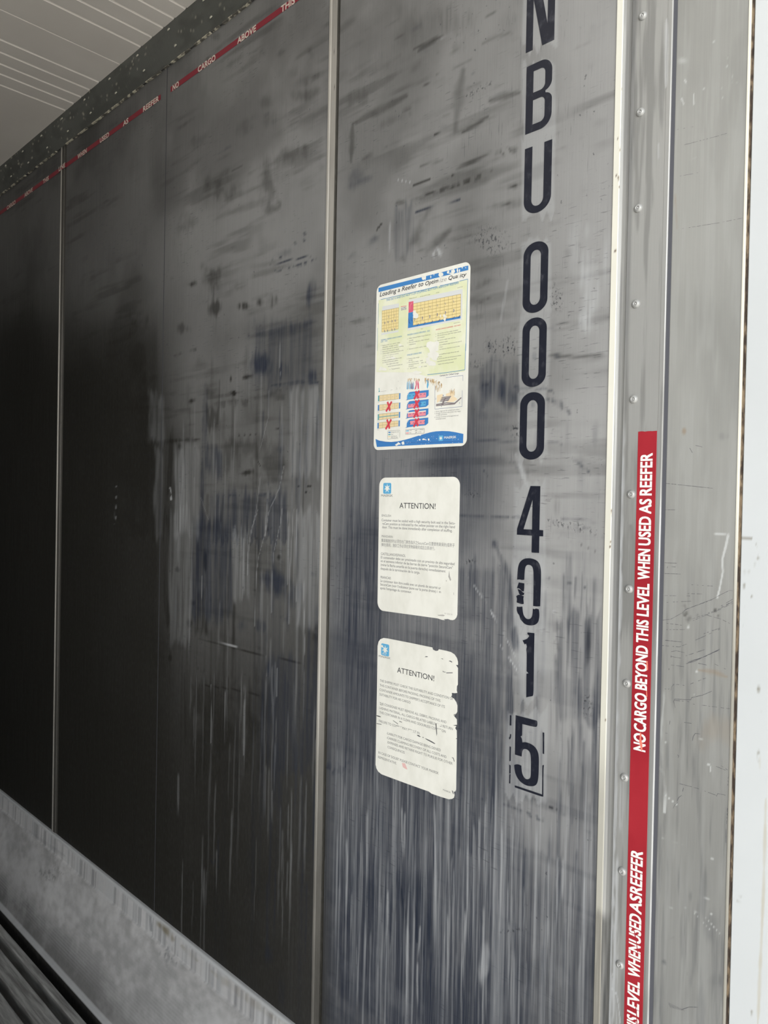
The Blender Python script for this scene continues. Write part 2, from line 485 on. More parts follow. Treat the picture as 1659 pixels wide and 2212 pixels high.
# thick grime of the deeper bays, kept off the strip beside the bay joint
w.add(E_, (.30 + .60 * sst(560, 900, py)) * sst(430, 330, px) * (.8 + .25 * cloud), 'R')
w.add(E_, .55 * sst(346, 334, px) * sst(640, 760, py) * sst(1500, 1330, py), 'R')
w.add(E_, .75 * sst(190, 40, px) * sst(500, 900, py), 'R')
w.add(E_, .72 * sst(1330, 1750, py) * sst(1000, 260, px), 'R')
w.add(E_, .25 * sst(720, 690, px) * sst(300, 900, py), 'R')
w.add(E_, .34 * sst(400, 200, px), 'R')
# cleaner metal where the number was stuck on
for a_, b_, c_, d_ in ((1136, 1198, -40, 100), (1136, 1193, 146, 291), (1131, 1193, 301, 463), (1130, 1184, 524, 676), (1128, 1181, 687, 835), (1123, 1177, 847, 993), (1117, 1174, 1050, 1194), (1116, 1170, 1206, 1352), (1128, 1156, 1366, 1506), (1098, 1178, 1540, 1720)):
    w.rect(((0, 0), 1), a_ - 5, b_ + 5, c_ - 5, d_ + 5, .22, 'B', None, (3, 3, 3, 3))

for k in range(430):
    cx = RW.uniform(365, 1300); cy = RW.uniform(40, 2150)
    up = cy < 760 + RW.uniform(-200, 200); a_ = RW.uniform(.10, .48) * (.75 if cx > 1000 and up else 1); lg = RW.uniform(8, 46); th = RW.uniform(2.5, 13)
    sl = math.degrees(math.atan2(cy - 1060, cx + 829))
    ch = 'R' if RW.rand() < (.8 if cx < 560 or up else .25) else 'G'
    if up: w.ell(((0, 0), 1), cx, cy, lg, th, a_, ch, 'c' if RW.rand() < .5 else 'h', sl, 0)
    elif RW.rand() < .6: w.ell(((0, 0), 1), cx, cy, th, lg * 1.6, a_, ch, 'v', 1.1, 0)
    else: w.ell(((0, 0), 1), cx, cy, lg * .9, th * .6, a_ * 1.2, ch, 'k', sl, 0)
for k in range(300):
    cx = RW.uniform(724, 1292); y0 = RW.uniform(1560, 2080); w.drip(cx, y0, y0 + RW.uniform(90, 420), RW.uniform(1.3, 2.8), RW.uniform(.05, .17), 'B')
for k in range(170):
    cx = RW.uniform(724, 1292); y0 = RW.uniform(1380, 2080); w.drip(cx, y0, y0 + RW.uniform(90, 380), RW.uniform(1.6, 7), RW.uniform(.2, .55), 'G')
for k in range(120):
    cx = RW.uniform(380, 712); y0 = RW.uniform(760, 1900); w.drip(cx, y0, y0 + RW.uniform(70, 320), RW.uniform(1.2, 2.6), RW.uniform(.05, .14), 'B'); cx = RW.uniform(380, 712); w.drip(cx, y0, y0 + RW.uniform(70, 300), RW.uniform(1.5, 6), RW.uniform(.2, .55), 'G' if cx > 560 else 'R')
for k in range(70):
    cx = RW.uniform(1010, 1300); y0 = RW.uniform(1180, 1600); w.drip(cx, y0, y0 + RW.uniform(60, 260), RW.uniform(2, 7), RW.uniform(.15, .5), 'G'); cx = RW.uniform(740, 830); w.drip(cx, RW.uniform(880, 1300), y0 + 100, RW.uniform(2, 6), RW.uniform(.2, .5), 'G')
A = ((700, 0), 3.95)
w.line(A, [(765, 425), (900, 360), (1015, 295)], 49, .75); w.line(A, [(800, 440), (960, 360)], 19, .5)
w.line(A, [(380, 650), (530, 560), (650, 470)], 87, .40, 'R', 'c', 0); w.ell(A, 230, 640, 26, 22, .45)
w.line(A, [(270, 1045), (480, 940), (700, 820)], 116, .62, 'R', None, .2); w.line(A, [(245, 1050), (228, 1380)], 80, .55, 'R', None, .1)
w.ell(A, 280, 830, 120, 90, .4, 'R', None, -20, 0); w.ell(A, 870, 718, 46, 18, .6, 'R', None, -25)
w.line(A, [(1190, 600), (1150, 800), (1120, 1110)], 160, .5, 'R', None, 0); w.line(A, [(1180, 1130), (1290, 1070), (1400, 990)], 58, .75, 'R', 'h')
w.line(A, [(940, 1152), (1060, 1110)], 13, .8); w.line(A, [(1420, 860), (1520, 830), (1660, 790)], 113, .65, 'R', None, .1)
w.line(A, [(330, 1360), (440, 1300), (540, 1250)], 87, .45, 'R', 'c', 0)
w.line(A, [(1130, 1440), (1280, 1370), (1420, 1290)], 102, .75, 'R', 'h', .2)
w.line(A, [(760, 1580), (905, 1530)], 16, .85); w.line(A, [(1090, 1500), (1165, 1480)], 10, .8); w.line(A, [(780, 1810), (990, 1750), (1160, 1700)], 14, .95, 'G')
w.line(A, [(860, 1660), (1120, 1590), (1440, 1460)], 87, .85, 'R', 'k', .3); w.line(A, [(1210, 830), (1330, 760), (1450, 700)], 49, .9, 'A')
w.line(A, [(820, 1420), (1010, 1360)], 38, .5, 'R', 'h')
w.ell(A, 640, 1730, 60, 30, .5, 'R', None, -10); w.ell(A, 270, 1500, 100, 130, .42, 'G', 'c'); w.line(A, [(440, 2030), (340, 2110), (210, 2210)], 160, .6, 'G', 'c', 0)
w.line(A, [(900, 1800), (800, 2030), (680, 2210)], 218, .62, 'R', 'c', .1); w.line(A, [(1110, 1930), (930, 2080), (790, 2210)], 116, .6, 'R', 'c', .2)
w.rect(A, 600, 760, 1750, 2220, .45, 'G', 'v'); w.ell(A, 820, 1640, 120, 90, .35, 'R', 'h', -15)
w.ell(A, 1620, 1590, 70, 35, .8, 'R', 'h', -12); w.ell(A, 1560, 1750, 150, 50, .8, 'R', 'h', -10); w.ell(A, 1560, 1290, 100, 50, .8, 'R', 'k', -15); w.ell(A, 1420, 2030, 190, 130, .55, 'A', None)
w.line(A, [(1350, 370), (1480, 310), (1600, 280)], 58, .35); w.ell(A, 700, 250, 150, 260, .22, 'R', None, 0, 0); w.ell(A, 1050, 150, 300, 160, .28, 'R', 'v')
w.line(A, [(620, 1275), (850, 1180)], 10, .6, 'R', 'k'); w.line(A, [(450, 1960), (490, 1910)], 19, .8); w.line(A, [(1130, 300), (1490, 80)], 5, .5, 'R', 'h')
w.line(A, [(960, 640), (1260, 510)], 17, .3, 'R', 'h'); w.line(A, [(1000, 330), (1090, 290)], 87, .3, 'B', 'c', 0)
w.line(A, [(530, 1565), (610, 1530), (760, 1560)], 4, .5, 'B'); w.rect(A, 560, 590, 1950, 2210, .3, 'B', 'v'); w.ell(A, 960, 2160, 60, 50, .5, 'B', 'k')
B = ((360, 100), 3.95)
w.ell(B, 1050, 930, 210, 100, .5, 'R', None, -18, 0); w.ell(B, 860, 1190, 80, 260, .5, 'R', None, 0, .1); w.ell(B, 890, 1370, 130, 70, .55, 'R', 'c', -25); w.ell(B, 450, 1190, 190, 150, .45, 'R', 'c')
w.ell(B, 1210, 90, 60, 110, .6, 'R', 'c'); w.ell(B, 850, 470, 80, 70, .3, 'R', None); w.ell(B, 750, 660, 220, 90, .3, 'R', 'c', -20); w.ell(B, 1150, 420, 110, 60, .3, 'R', 'c')
w.ell(B, 1180, 1600, 26, 24, .9, 'G', None); w.ell(B, 1175, 1655, 22, 20, .85, 'G', None); w.ell(B, 1100, 1680, 24, 22, .85, 'G', None)
w.line(B, [(885, 1868), (1050, 1825), (1230, 1788)], 16, .95, 'G'); w.line(B, [(900, 1925), (1080, 1880), (1275, 1820)], 44, .95, 'G', 'k'); w.line(B, [(895, 1820), (1005, 1798)], 34, .85, 'G', 'k')
w.ell(B, 390, 1950, 110, 170, .62, 'R', 'c'); w.ell(B, 215, 2030, 55, 36, .85, 'R', None, -25); w.ell(B, 1230, 2130, 60, 130, .6, 'G', 'v'); w.ell(B, 200, 1500, 180, 110, .35, 'R', 'c', -20)
w.ell(B, 300, 800, 160, 60, .25, 'R', 'c', -25); w.line(B, [(560, 1060), (640, 1020)], 24, .4)
C = ((360, 600), 3.95)
w.ell(C, 415, 255, 75, 105, .75, 'R', None, 0, .4); w.ell(C, 665, 240, 75, 40, .8, 'R', 'v'); w.ell(C, 800, 210, 42, 50, .8, 'R', 'v'); w.ell(C, 895, 200, 50, 70, .7, 'R', 'v'); w.ell(C, 1235, 130, 55, 140, .6, 'G', 'v')
w.ell(C, 130, 430, 70, 65, .55, 'R', None, 0, .3); w.ell(C, 800, 730, 105, 150, .97, 'G', None, 0, .45); w.line(C, [(700, 490), (980, 460), (1265, 370)], 120, .6, 'G', 'v', .2)
w.rect(C, 705, 1270, 370, 940, .48, 'G', 'v', (50, 30, 60, 120)); w.ell(C, 1005, 790, 70, 90, .85, 'G', 'v'); w.ell(C, 1230, 840, 65, 80, .95, 'G', 'v'); w.line(C, [(900, 920), (1130, 890), (1340, 900)], 44, .95, 'G', 'v'); w.ell(C, 740, 690, 34, 90, .75, 'G', 'v')
w.line(C, [(70, 665), (150, 640), (245, 612)], 32, .9, 'R', 'c'); w.ell(C, 548, 865, 12, 36, .9, 'R', None); w.ell(C, 690, 845, 60, 24, .9, 'R', None, -15); w.ell(C, 575, 985, 32, 26, .98, 'R', None, 0, .5); w.ell(C, 217, 1050, 42, 28, .9, 'R', None, -25)
w.line(C, [(335, 900), (325, 1280), (318, 1600), (305, 1850), (285, 2220)], 66, .75, 'G', 'v', .5); w.rect(C, 340, 475, 1440, 1690, .7, 'G', 'v', (10, 10, 40, 60)); w.rect(C, 330, 450, 1120, 1300, .6, 'R', 'c')
w.line(C, [(0, 1395), (150, 1385), (285, 1382)], 46, .85, 'R', 'v'); w.rect(C, 0, 70, 1380, 1850, .75, 'R', 'v'); w.ell(C, 115, 1440, 24, 34, .8, 'R', None); w.ell(C, 150, 1670, 60, 30, .7, 'R', 'k')
w.line(C, [(570, 1360), (800, 1330)], 20, .8, 'R', 'k'); w.line(C, [(700, 1298), (830, 1290), (955, 1285)], 9, .95); w.line(C, [(800, 1598), (1010, 1592)], 12, .98); w.line(C, [(780, 1570), (800, 1610)], 14, .9); w.ell(C, 970, 1465, 32, 48, .85, 'G', 'v')
w.ell(C, 680, 1662, 75, 28, .85, 'R', None, -12); w.line(C, [(380, 1865), (640, 1855), (900, 1850)], 36, .9, 'G', 'k'); w.line(C, [(1110, 1780), (1310, 1775)], 12, .9, 'R', 'k'); w.ell(C, 1190, 1832, 50, 16, .95, 'R', 'k')
w.rect(C, 380, 1030, 1830, 2260, .72, 'G', 'v', (14, 14, 60, 10)); w.ell(C, 400, 2110, 100, 110, .7, 'R', 'v'); w.ell(C, 880, 1900, 80, 70, .85, 'G', 'k'); w.rect(C, 480, 1000, 1380, 1700, .45, 'R', 'c'); w.rect(C, 340, 1000, 950, 1080, .45, 'R', 'h')
for X_, a_, b_ in ((1110, 1400, 2210), (1170, 1500, 2210), (1320, 1600, 2200), (1080, 1350, 1700), (210, 1380, 2200), (240, 1450, 1700), (160, 1450, 1800)): w.line(C, [(X_, a_), (X_ - 5, b_)], 14, .55, 'R', 'v')
w.line(C, [(965, 480), (965, 760), (975, 860)], 6, .2, 'B'); w.line(C, [(870, 960), (865, 1200), (800, 1450)], 12, .12, 'B'); w.rect(C, 60, 280, 1430, 2200, .12, 'B', 'v'); w.line(C, [(1000, 1610), (960, 1800), (870, 2000), (840, 2210)], 8, .22, 'B'); w.line(C, [(800, 1700), (770, 1950), (720, 2200)], 10, .16, 'B')
w.line(C, [(855, 1700), (850, 2050), (840, 2200)], 7, .2, 'B'); w.line(C, [(290, 1870), (330, 1990), (360, 2070)], 8, .14, 'B'); w.rect(C, 1040, 1350, 950, 1700, .18, 'B', 'v')
D = ((360, 1100), 3.95)
for pts, ww in (([(780, 0), (720, 180), (690, 420), (690, 560)], 11), ([(850, 0), (840, 200), (785, 400), (765, 560), (750, 1000)], 9), ([(985, 0), (970, 130), (912, 370), (902, 560), (895, 880)], 11),
                ([(1030, 0), (1040, 220), (1030, 640)], 13), ([(1082, 0), (1070, 200), (1052, 520), (1045, 980)], 15), ([(1110, 0), (1106, 400), (1105, 780)], 10), ([(1170, 300), (1166, 600), (1180, 1250)], 10), ([(660, 250), (650, 600)], 8), ([(380, 1500), (378, 2000)], 7), ([(500, 1560), (495, 2100)], 9), ([(668, 1620), (655, 2100)], 11), ([(850, 1250), (850, 1420)], 9), ([(945, 1350), (940, 1600)], 9), ([(300, 570), (298, 760)], 6)):
    w.line(D, pts, ww * .8, .22, 'B')
w.ell(D, 950, 640, 170, 130, .9, 'G', None, 25, .2); w.ell(D, 850, 600, 110, 80, .6, 'G', 'v'); w.ell(D, 1085, 730, 75, 140, .85, 'G', 'v'); w.rect(D, 205, 570, 90, 930, .72, 'G', 'v', (10, 20, 60, 60)); w.ell(D, 330, 430, 26, 130, .9, 'R', None)
w.ell(D, 90, 515, 26, 36, .95, 'R', None, 0, .5); w.rect(D, 255, 350, 700, 1060, .8, 'R', 'v'); w.ell(D, 222, 800, 42, 40, .85, 'R', None); w.ell(D, 800, 1000, 70, 70, .85, 'G', 'v'); w.ell(D, 640, 990, 60, 60, .7, 'G', 'v'); w.ell(D, 872, 1350, 26, 80, .85, 'G', 'v'); w.ell(D, 195, 970, 28, 44, .75, 'R', None)
w.line(D, [(270, 1108), (600, 1195), (860, 1252), (1210, 1325)], 13, .85); w.line(D, [(280, 1100), (560, 1165), (720, 1215)], 5, .5, 'B'); w.line(D, [(300, 1500), (560, 1535), (800, 1590)], 14, .9); w.line(D, [(560, 650), (760, 690)], 6, .6)
w.rect(D, 20, 205, 0, 1150, .12, 'B', 'v'); w.rect(D, 570, 700, 200, 760, .2, 'B', 'v'); w.rect(D, 1110, 1340, 0, 1000, .2, 'B', 'v'); w.rect(D, 200, 900, 1480, 2260, .5, 'R', 'c', (20, 80, 60, 10)); w.rect(D, -20, 25, 0, 1000, .7, 'R', 'v'); w.line(D, [(150, 1400), (160, 2000)], 18, .7, 'R', 'v')
w.ell(D, 25, 1270, 20, 34, .8, 'R', None); w.line(D, [(25, 1060), (30, 1230)], 14, .7, 'R', 'v'); w.ell(D, 500, 880, 60, 60, .5, 'R', 'v'); w.ell(D, 1270, 1090, 50, 90, .6, 'R', 'k'); w.ell(D, 1225, 480, 40, 50, .8, 'R', 'k'); w.ell(D, 960, 410, 24, 26, .8, 'R', None); w.ell(D, 870, 170, 60, 30, .7, 'R', 'k')
w.rect(D, 850, 1230, 1250, 2220, .45, 'G', 'v')
E2 = ((960, 500), 3.95)
w.ell(E2, 955, 575, 75, 130, .95, 'A', None); w.ell(E2, 955, 575, 60, 100, .35, 'G', 'c'); w.ell(E2, 400, 980, 85, 100, .98, 'A', None); w.ell(E2, 395, 975, 50, 60, .6, 'G', 'c'); w.ell(E2, 560, 1000, 90, 110, .95, 'A', None); w.ell(E2, 270, 1130, 90, 50, .8, 'A', None)
w.ell(E2, 460, 1340, 200, 130, .95, 'G', 'v', 8, .3); w.rect(E2, 310, 640, 1110, 1480, .5, 'G', 'v'); w.ell(E2, 590, 1420, 70, 110, .8, 'G', 'v'); w.line(E2, [(875, 1430), (960, 1455), (1065, 1545)], 130, .95, 'G', 'v', .3); w.line(E2, [(600, 1330), (860, 1345), (930, 1370)], 34, .6, 'G')
w.line(E2, [(890, 1060), (1100, 1068), (1400, 1052)], 56, .75, 'R', None, 0); w.ell(E2, 955, 1062, 60, 28, .5, 'G', None); w.line(E2, [(200, 1775), (430, 1785), (640, 1795)], 36, .65, 'G', 'c'); w.line(E2, [(860, 1790), (1000, 1810)], 26, .4, 'G'); w.ell(E2, 315, 1575, 55, 55, .7, 'G', 'c'); w.ell(E2, 600, 1700, 55, 90, .9, 'A', None)
w.line(E2, [(265, 635), (330, 600), (395, 565)], 24, .85, 'R', 'h'); w.line(E2, [(330, 2030), (370, 2085)], 40, .9, 'G', 'v'); w.line(E2, [(1090, 1940), (1160, 1990), (1245, 2065)], 50, .75, 'G', 'v'); w.ell(E2, 1350, 1970, 45, 50, .95, 'A', None); w.ell(E2, 755, 1480, 26, 36, .6, 'G', None); w.ell(E2, 770, 1075, 30, 60, .5, 'G', 'c')
w.ell(E2, 1235, 480, 120, 560, .62, 'B', 'v', 0, 0); w.ell(E2, 1390, 240, 80, 330, .32, 'B', 'v', 0, 0); w.ell(E2, 1130, 150, 90, 300, .25, 'B', 'v', 0, 0); w.ell(E2, 420, 120, 130, 140, .5, 'A', None); w.rect(E2, 200, 500, 450, 760, .22, 'R', 'h')  # tall pale ellipses paint the sky's sheen on the brushed metal
w.line(E2, [(610, 1900), (700, 2150)], 60, .3, 'B', 'v'); w.line(E2, [(540, 420), (480, 760)], 30, .15, 'B')
F2 = ((960, 1000), 3.95)
w.line(F2, [(420, 670), (470, 780), (545, 950), (575, 1250), (600, 1580)], 60, .75, 'G', 'v', .2); w.ell(F2, 602, 1500, 42, 130, .97, 'G', None, -8, .45); w.line(F2, [(130, 450), (380, 462), (640, 462)], 44, .75, 'G', 'v'); w.line(F2, [(880, 490), (1080, 530), (1290, 595)], 110, .98, 'A', None, .3); w.line(F2, [(930, 500), (1100, 545), (1290, 590)], 70, .5, 'G', 'k'); w.line(F2, [(1000, 470), (1350, 510)], 30, .5, 'G', 'c')
w.ell(F2, 250, 270, 90, 50, .9, 'A', None); w.ell(F2, 200, 840, 80, 40, .95, 'A', None); w.rect(F2, 965, 1350, 1280, 2220, .62, 'G', 'v'); w.ell(F2, 1225, 1510, 30, 240, .8, 'R', 'v'); w.ell(F2, 1230, 2050, 70, 140, .95, 'A', None); w.rect(F2, 125, 580, 900, 2220, .55, 'G', 'v'); w.ell(F2, 425, 690, 50, 50, .7, 'G', 'v')
for k_ in range(16): w.line(F2, [(180 + 18 * k_, 950 + 25 * k_), (330 + 22 * k_, 1130 + 42 * k_)], 4, .2, 'B', 'k')
for k_ in range(9): w.line(F2, [(450 + 14 * k_, 1520 + 18 * k_), (600 + 12 * k_, 1740 + 20 * k_)], 4, .2, 'B', 'k')
w.line(F2, [(640, 20), (720, 230)], 60, .3, 'B', 'v'); w.line(F2, [(850, 975), (1090, 1030), (1340, 1105)], 5, .75, 'G', 'k'); w.line(F2, [(880, 1252), (1000, 1285), (1105, 1325)], 7, .6, 'B', 'k'); w.line(F2, [(850, 605), (1150, 690), (1350, 785)], 6, .5, 'R', 'h')
w.rect(F2, 600, 900, 780, 1900, .22, 'B', 'c', (60, 60, 60, 60)); w.ell(F2, 960, 1550, 60, 300, .3, 'R', 'k')
G = ((680, 1650), 2.592)
w.line(G, [(300, 550), (370, 590), (470, 650)], 26, .85, 'G', 'k'); w.line(G, [(680, 640), (790, 680), (910, 720)], 44, .8, 'G', 'h'); w.line(G, [(800, 150), (930, 190), (1100, 235), (1300, 330)], 36, .85, 'G', 'k'); w.line(G, [(1180, 180), (1360, 262)], 14, .85, 'R', 'k'); w.line(G, [(1040, 940), (1180, 925)], 50, .95, 'A', None); w.line(G, [(740, 865), (830, 890), (910, 830)], 22, .7, 'G', 'k')
w.line(G, [(472, 660), (490, 800), (530, 1000)], 34, .92, 'R', None, .4); w.line(G, [(600, 690), (618, 850), (600, 1170)], 42, .92, 'R', None, .3); w.line(G, [(562, 780), (572, 1000)], 30, .9, 'R'); w.rect(G, 460, 660, 640, 1250, .5, 'R', 'v'); w.rect(G, 60, 660, 640, 1500, .42, 'R', 'c', (20, 60, 90, 10)); w.rect(G, 660, 1600, 1050, 1500, .30, 'R', 'c', (80, 20, 120, 10))
for X_, a_, b_, d_ in ((490, 230, 600, 0), (505, 260, 560, 0), (667, 180, 1100, 8), (890, 300, 1150, -6), (920, 290, 700, 0), (957, 190, 760, -6), (1048, 330, 1060, -16), (1112, 270, 1080, -12), (1243, 320, 1420, -28), (1312, 500, 1200, -16), (1362, 500, 950, -10), (752, 180, 700, -6), (178, 400, 900, -6), (292, 250, 700, -4), (858, 420, 1200, -20), (945, 780, 1320, -12), (1085, 860, 1400, -8), (740, 820, 1400, -4), (840, 800, 1300, -8), (520, 880, 1450, -6), (590, 900, 1100, -10), (575, 1100, 1400, -4), (410, 700, 1000, -6), (1510, 600, 1300, -14), (1390, 520, 800, -6)):
    w.drip(680 + X_ / 2.592, 1650 + a_ / 2.592, 1650 + b_ / 2.592, 2.8, .30, 'B', d_ / (b_ - a_))
for X_, a_, b_, ww in ((640, 160, 300, 44), (1080, 420, 780, 52), (780, 300, 530, 90), (1180, 480, 720, 62), (1450, 120, 330, 38), (1570, 0, 1457, 40), (200, 540, 1050, 40), (1230, 700, 1000, 20), (700, 250, 600, 40), (1290, 640, 900, 30), (1020, 850, 1250, 50), (840, 1080, 1300, 40), (380, 250, 520, 26), (1400, 900, 1250, 60)):
    w.line(G, [(X_, a_), (X_ - 10, b_)], ww, .7, 'G', 'v', .1)
w.ell(G, 950, 1130, 40, 140, .35, 'B', 'v'); w.ell(G, 200, 880, 60, 300, .4, 'G', 'v'); w.ell(G, 120, 25, 120, 50, .7, 'G', 'k')
H = ((0, 600), 3.95)
w.rect(H, 1090, 1250, 280, 860, .5, 'R', 'c', (30, 6, 60, 40)); w.rect(H, 540, 1260, 700, 2220, .4, 'R', 'c', (10, 8, 100, 10)); w.line(H, [(560, 940), (700, 930), (820, 890)], 40, .8); w.line(H, [(1110, 1440), (1240, 1410), (1580, 1385)], 50, .85, 'R', 'v'); w.rect(H, 1080, 1310, 1390, 2220, .6, 'R', 'v', (20, 5, 30, 10)); w.ell(H, 1220, 1030, 60, 50, .8, 'R', 'c'); w.line(H, [(1060, 1120), (1340, 1100)], 50, .8, 'R', 'c')
w.line(H, [(990, 1780), (985, 2100)], 26, .25, 'B', 'k'); w.line(H, [(1450, 1800), (1460, 1890)], 26, .6, 'B', 'k'); w.ell(H, 1540, 1440, 30, 40, .8, 'R', None); w.rect(H, 1270, 1420, 1000, 1400, .12, 'B', 'v'); w.rect(H, 1320, 1400, 1450, 2200, .12, 'B', 'v'); w.rect(H, 1500, 1600, 1480, 2200, .12, 'B', 'v')
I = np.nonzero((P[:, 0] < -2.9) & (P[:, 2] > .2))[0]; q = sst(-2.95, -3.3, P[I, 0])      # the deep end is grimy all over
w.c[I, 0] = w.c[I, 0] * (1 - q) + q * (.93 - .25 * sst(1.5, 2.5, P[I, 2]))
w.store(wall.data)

# joint covers between the lining sheets
M_JOINT = worn_metal('joint_aluminium', (.52, .50, .46), rough=.42, metal=.1, brush=(5, 5, 5), var=.12)


def upright(name, prof, material, step=.0035, ops=None, fine=.0013, zb=-.05, zt=2.62, za=.62, zc=2.22):
    """vertical member: profile (x, y) from left to right"""
    pa = np.array(prof); L = np.concatenate([[0], np.cumsum(np.hypot(*np.diff(pa, axis=0).T))])
    T = np.unique(np.concatenate([L, np.arange(0, L[-1], fine)]))
    Vz = np.concatenate([[zb], np.arange(za, zc, step), [zt]])
    o, P = grid_mesh(name, T, Vz, lambda u, v: (np.interp(u, L, pa[:, 0]), np.interp(u, L, pa[:, 1]), v), material)
    w = WearShading(P)
    if ops: ops(w)
    w.store(o.data); return structure(o)


def joint(name, x0, x1, lip, groove, ops):
    return upright(name, [(x0, 0), (x0 + .0006, -.0035), (x0 + lip, -.0040), (x0 + lip + .0012, -.0024), (x1 - groove - .001, -.0024), (x1 - groove, -.0003), (x1, -.0002)],
                   M_JOINT, .008, ops, .0015, .305, 2.557, .31, 2.55)


def j1(w):
    I = np.nonzero(w.ok)[0]; x, z, py = w.x[I], w.z[I], w.py[I]
    w.add(I, .30 * sst(-1.1432, -1.1420, x), 'R'); w.add(I, .15 * sst(.4, .7, fbm(x * 90, z * 8, 91)), 'R')
    w.add(I, .62 * sst(1250, 1950, py), 'R'); w.add(I, .92 * sst(-1.1258, -1.1252, x), 'R'); w.add(I, .35 * sst(1950, 2110, py), 'R')  # groove shade painted dark over the lit right bevel
    J = ((640, 0), 9.22)
    for a, c_, r_ in ((740, 275, 20), (757, 1030, 9), (762, 1735, 11)): w.ell(J, a, c_, r_, r_ * 1.2, .95, 'R', None)
    J = ((640, 900), 9.22); w.line(J, [(700, 1440), (715, 1550)], 16, .7, 'R')


def j2(w):
    I = np.nonzero(w.ok)[0]; x, z, py = w.x[I], w.z[I], w.py[I]
    w.add(I, .80 * sst(-2.4640, -2.4620, x), 'R'); w.add(I, .12 + 0 * x, 'R'); w.add(I, .5 * sst(1200, 1750, py), 'R'); w.add(I, .35 * sst(700, 400, py), 'R')


tr = joint('trim_1', -1.1495, -1.1195, .0062, .0045, j1)
joint('trim_2', -2.4720, -2.4330, .0075, .012, j2)
structure(MB().box(-1.8005, -1.7985, -.0006, .0004, .305, 2.557).build('trim_3', M_DARKGAP))

# sloping cove between wall and ceiling, two rows of rivets, pale sealant along its foot
U = np.concatenate([np.linspace(X_BACK, -3.1, 12)[:-1], np.arange(-3.1, -1.30, .005), [-1.2, -.8, X_OPEN]]); V = np.linspace(0, 1, 20)
cove, P = grid_mesh('trim_4', U, V, lambda u, v: (u, -.004 - .037 * v - .004 * np.sin(v * 3.14), 2.556 + .064 * v), M_COVE)
structure(cove); w = WearShading(P)
rr = np.random.RandomState(4)
I = np.nonzero(w.ok)[0]
w.add(I, .22 * sst(.40, .70, fbm(w.x[I] * 18, w.z[I] * 60, 5)), 'R')
for i in range(150):
    xx = rr.uniform(-3.05, -1.42); q = rr.beta(2.2, 1.4); p3 = np.array([[xx, -.004 - .037 * q, 2.556 + .064 * q]]); a, c_ = project(p3)
    r_ = rr.uniform(.9, 2.2); w.ell(((0, 0), 1), a[0], c_[0], r_ * 1.2, r_, rr.uniform(.3, .95), 'B', None, -35, .3)
w.store(cove.data)
b = MB(); rr = np.random.RandomState(8); xx = X_BACK
while xx < X_OPEN:
    l = rr.uniform(.008, .03)
    if rr.rand() > (.12 if xx < -2 else .3):
        h = rr.uniform(.0012, .0030); b.box(xx, xx + l, -.0065, -.0005, 2.5565 - h, 2.5570)
    xx += l
b.build('sealant_bead', M_SEALANT, cove)


def rivet_mesh(r, h, material):
    prof = [(1.0, 0), (.97, .30), (.82, .72), (.55, .95), (.36, 1.0), (.32, .72), (.20, .70), (.16, 1.0), (0.001, 1.05)]
    v = []; f = []; n = 20
    for a, c_ in prof:
        for i in range(n): an = 2 * math.pi * i / n; v.append((r * a * math.cos(an), -h * c_, r * a * math.sin(an)))
    for k in range(len(prof) - 1):
        for i in range(n):
            j = (i + 1) % n; f.append((k * n + i, k * n + j, (k + 1) * n + j, (k + 1) * n + i))
    me = bpy.data.meshes.new('rivet'); me.from_pydata(v, [], f); me.materials.append(material)
    me.polygons.foreach_set('use_smooth', [True] * len(f)); me.update()
    return me


M_RIVET = mat('rivet_aluminium', (.40, .405, .40), .45, .3)
M_RIVET2 = mat('cove_rivet', (.50, .49, .42), .6, .1)
me = rivet_mesh(.0050, .0028, M_RIVET2)
for k in range(11):
    for row, (xr, q) in enumerate(((-1.723, .30), (-1.726, .82))):
        o = bpy.data.objects.new('rivet', me); COL.objects.link(o); o.parent = cove
        o.location = (xr + .1633 * (1 - k) + .16, -.004 - .037 * q - .004 * math.sin(q * 3.14), 2.556 + .064 * q)
        o.rotation_euler = (math.radians(-30), 0, 0)

# scuff plate along the foot of the wall
U = np.concatenate([np.linspace(X_BACK, -3.1, 12)[:-1], np.arange(-3.1, -1.1, .006), [-.8, -.53]])
prof = [(0.002, .3110), (-.006, .3115), (-.0085, .3100), (-.0095, .3075), (-.0100, .3000)] + [(-.0100 - .0015 * i / 12, .3000 - .045 * i / 12) for i in range(1, 13)] + [(-.0150, .2535)] \
    + [(-.0150 - .060 * (i / 60), .2535 - .2475 * (i / 60)) for i in range(1, 61)] + [(-.0790, .0030), (-.0835, .0012), (-.0880, -.0010), (-.0890, -.0060), (-.0890, -.0690)]
pa = np.array(prof)[::-1]; T_ = np.arange(len(pa), dtype=float)
kick, P = grid_mesh('baseboard_right', U, T_, lambda u, v: (u, np.interp(v, T_, pa[:, 0]), np.interp(v, T_, pa[:, 1])), M_KICK)
structure(kick); w = WearShading(P)
I = np.nonzero(w.ok)[0]; x, z = w.x[I], w.z[I]
band = sst(.250, .257, z) * sst(.306, .300, z)
w.add(I, .55 * band * sst(.42, .70, .5 * fbm(x * 55, z * 2, 101) + .5 * vnoise(x * 140, z * 4, 103)), 'G')
w.add(I, .35 * band * sst(.5, .7, vnoise(x * 90, z * 3, 107)), 'B')
w.add(I, .8 * sst(.302, .307, z), 'B')
w.add(I, .75 * sst(.0045, .0030, z) * sst(-.006, -.001, z), 'B')
rib = .5 + .5 * np.sin(z * 2 * math.pi / .0083)
w.add(I, .30 * (1 - band) * rib * sst(.25, .2, z) * sst(.02, .06, z) * (.3 + .7 * vnoise(x * 9, z * 20, 111)), 'B')
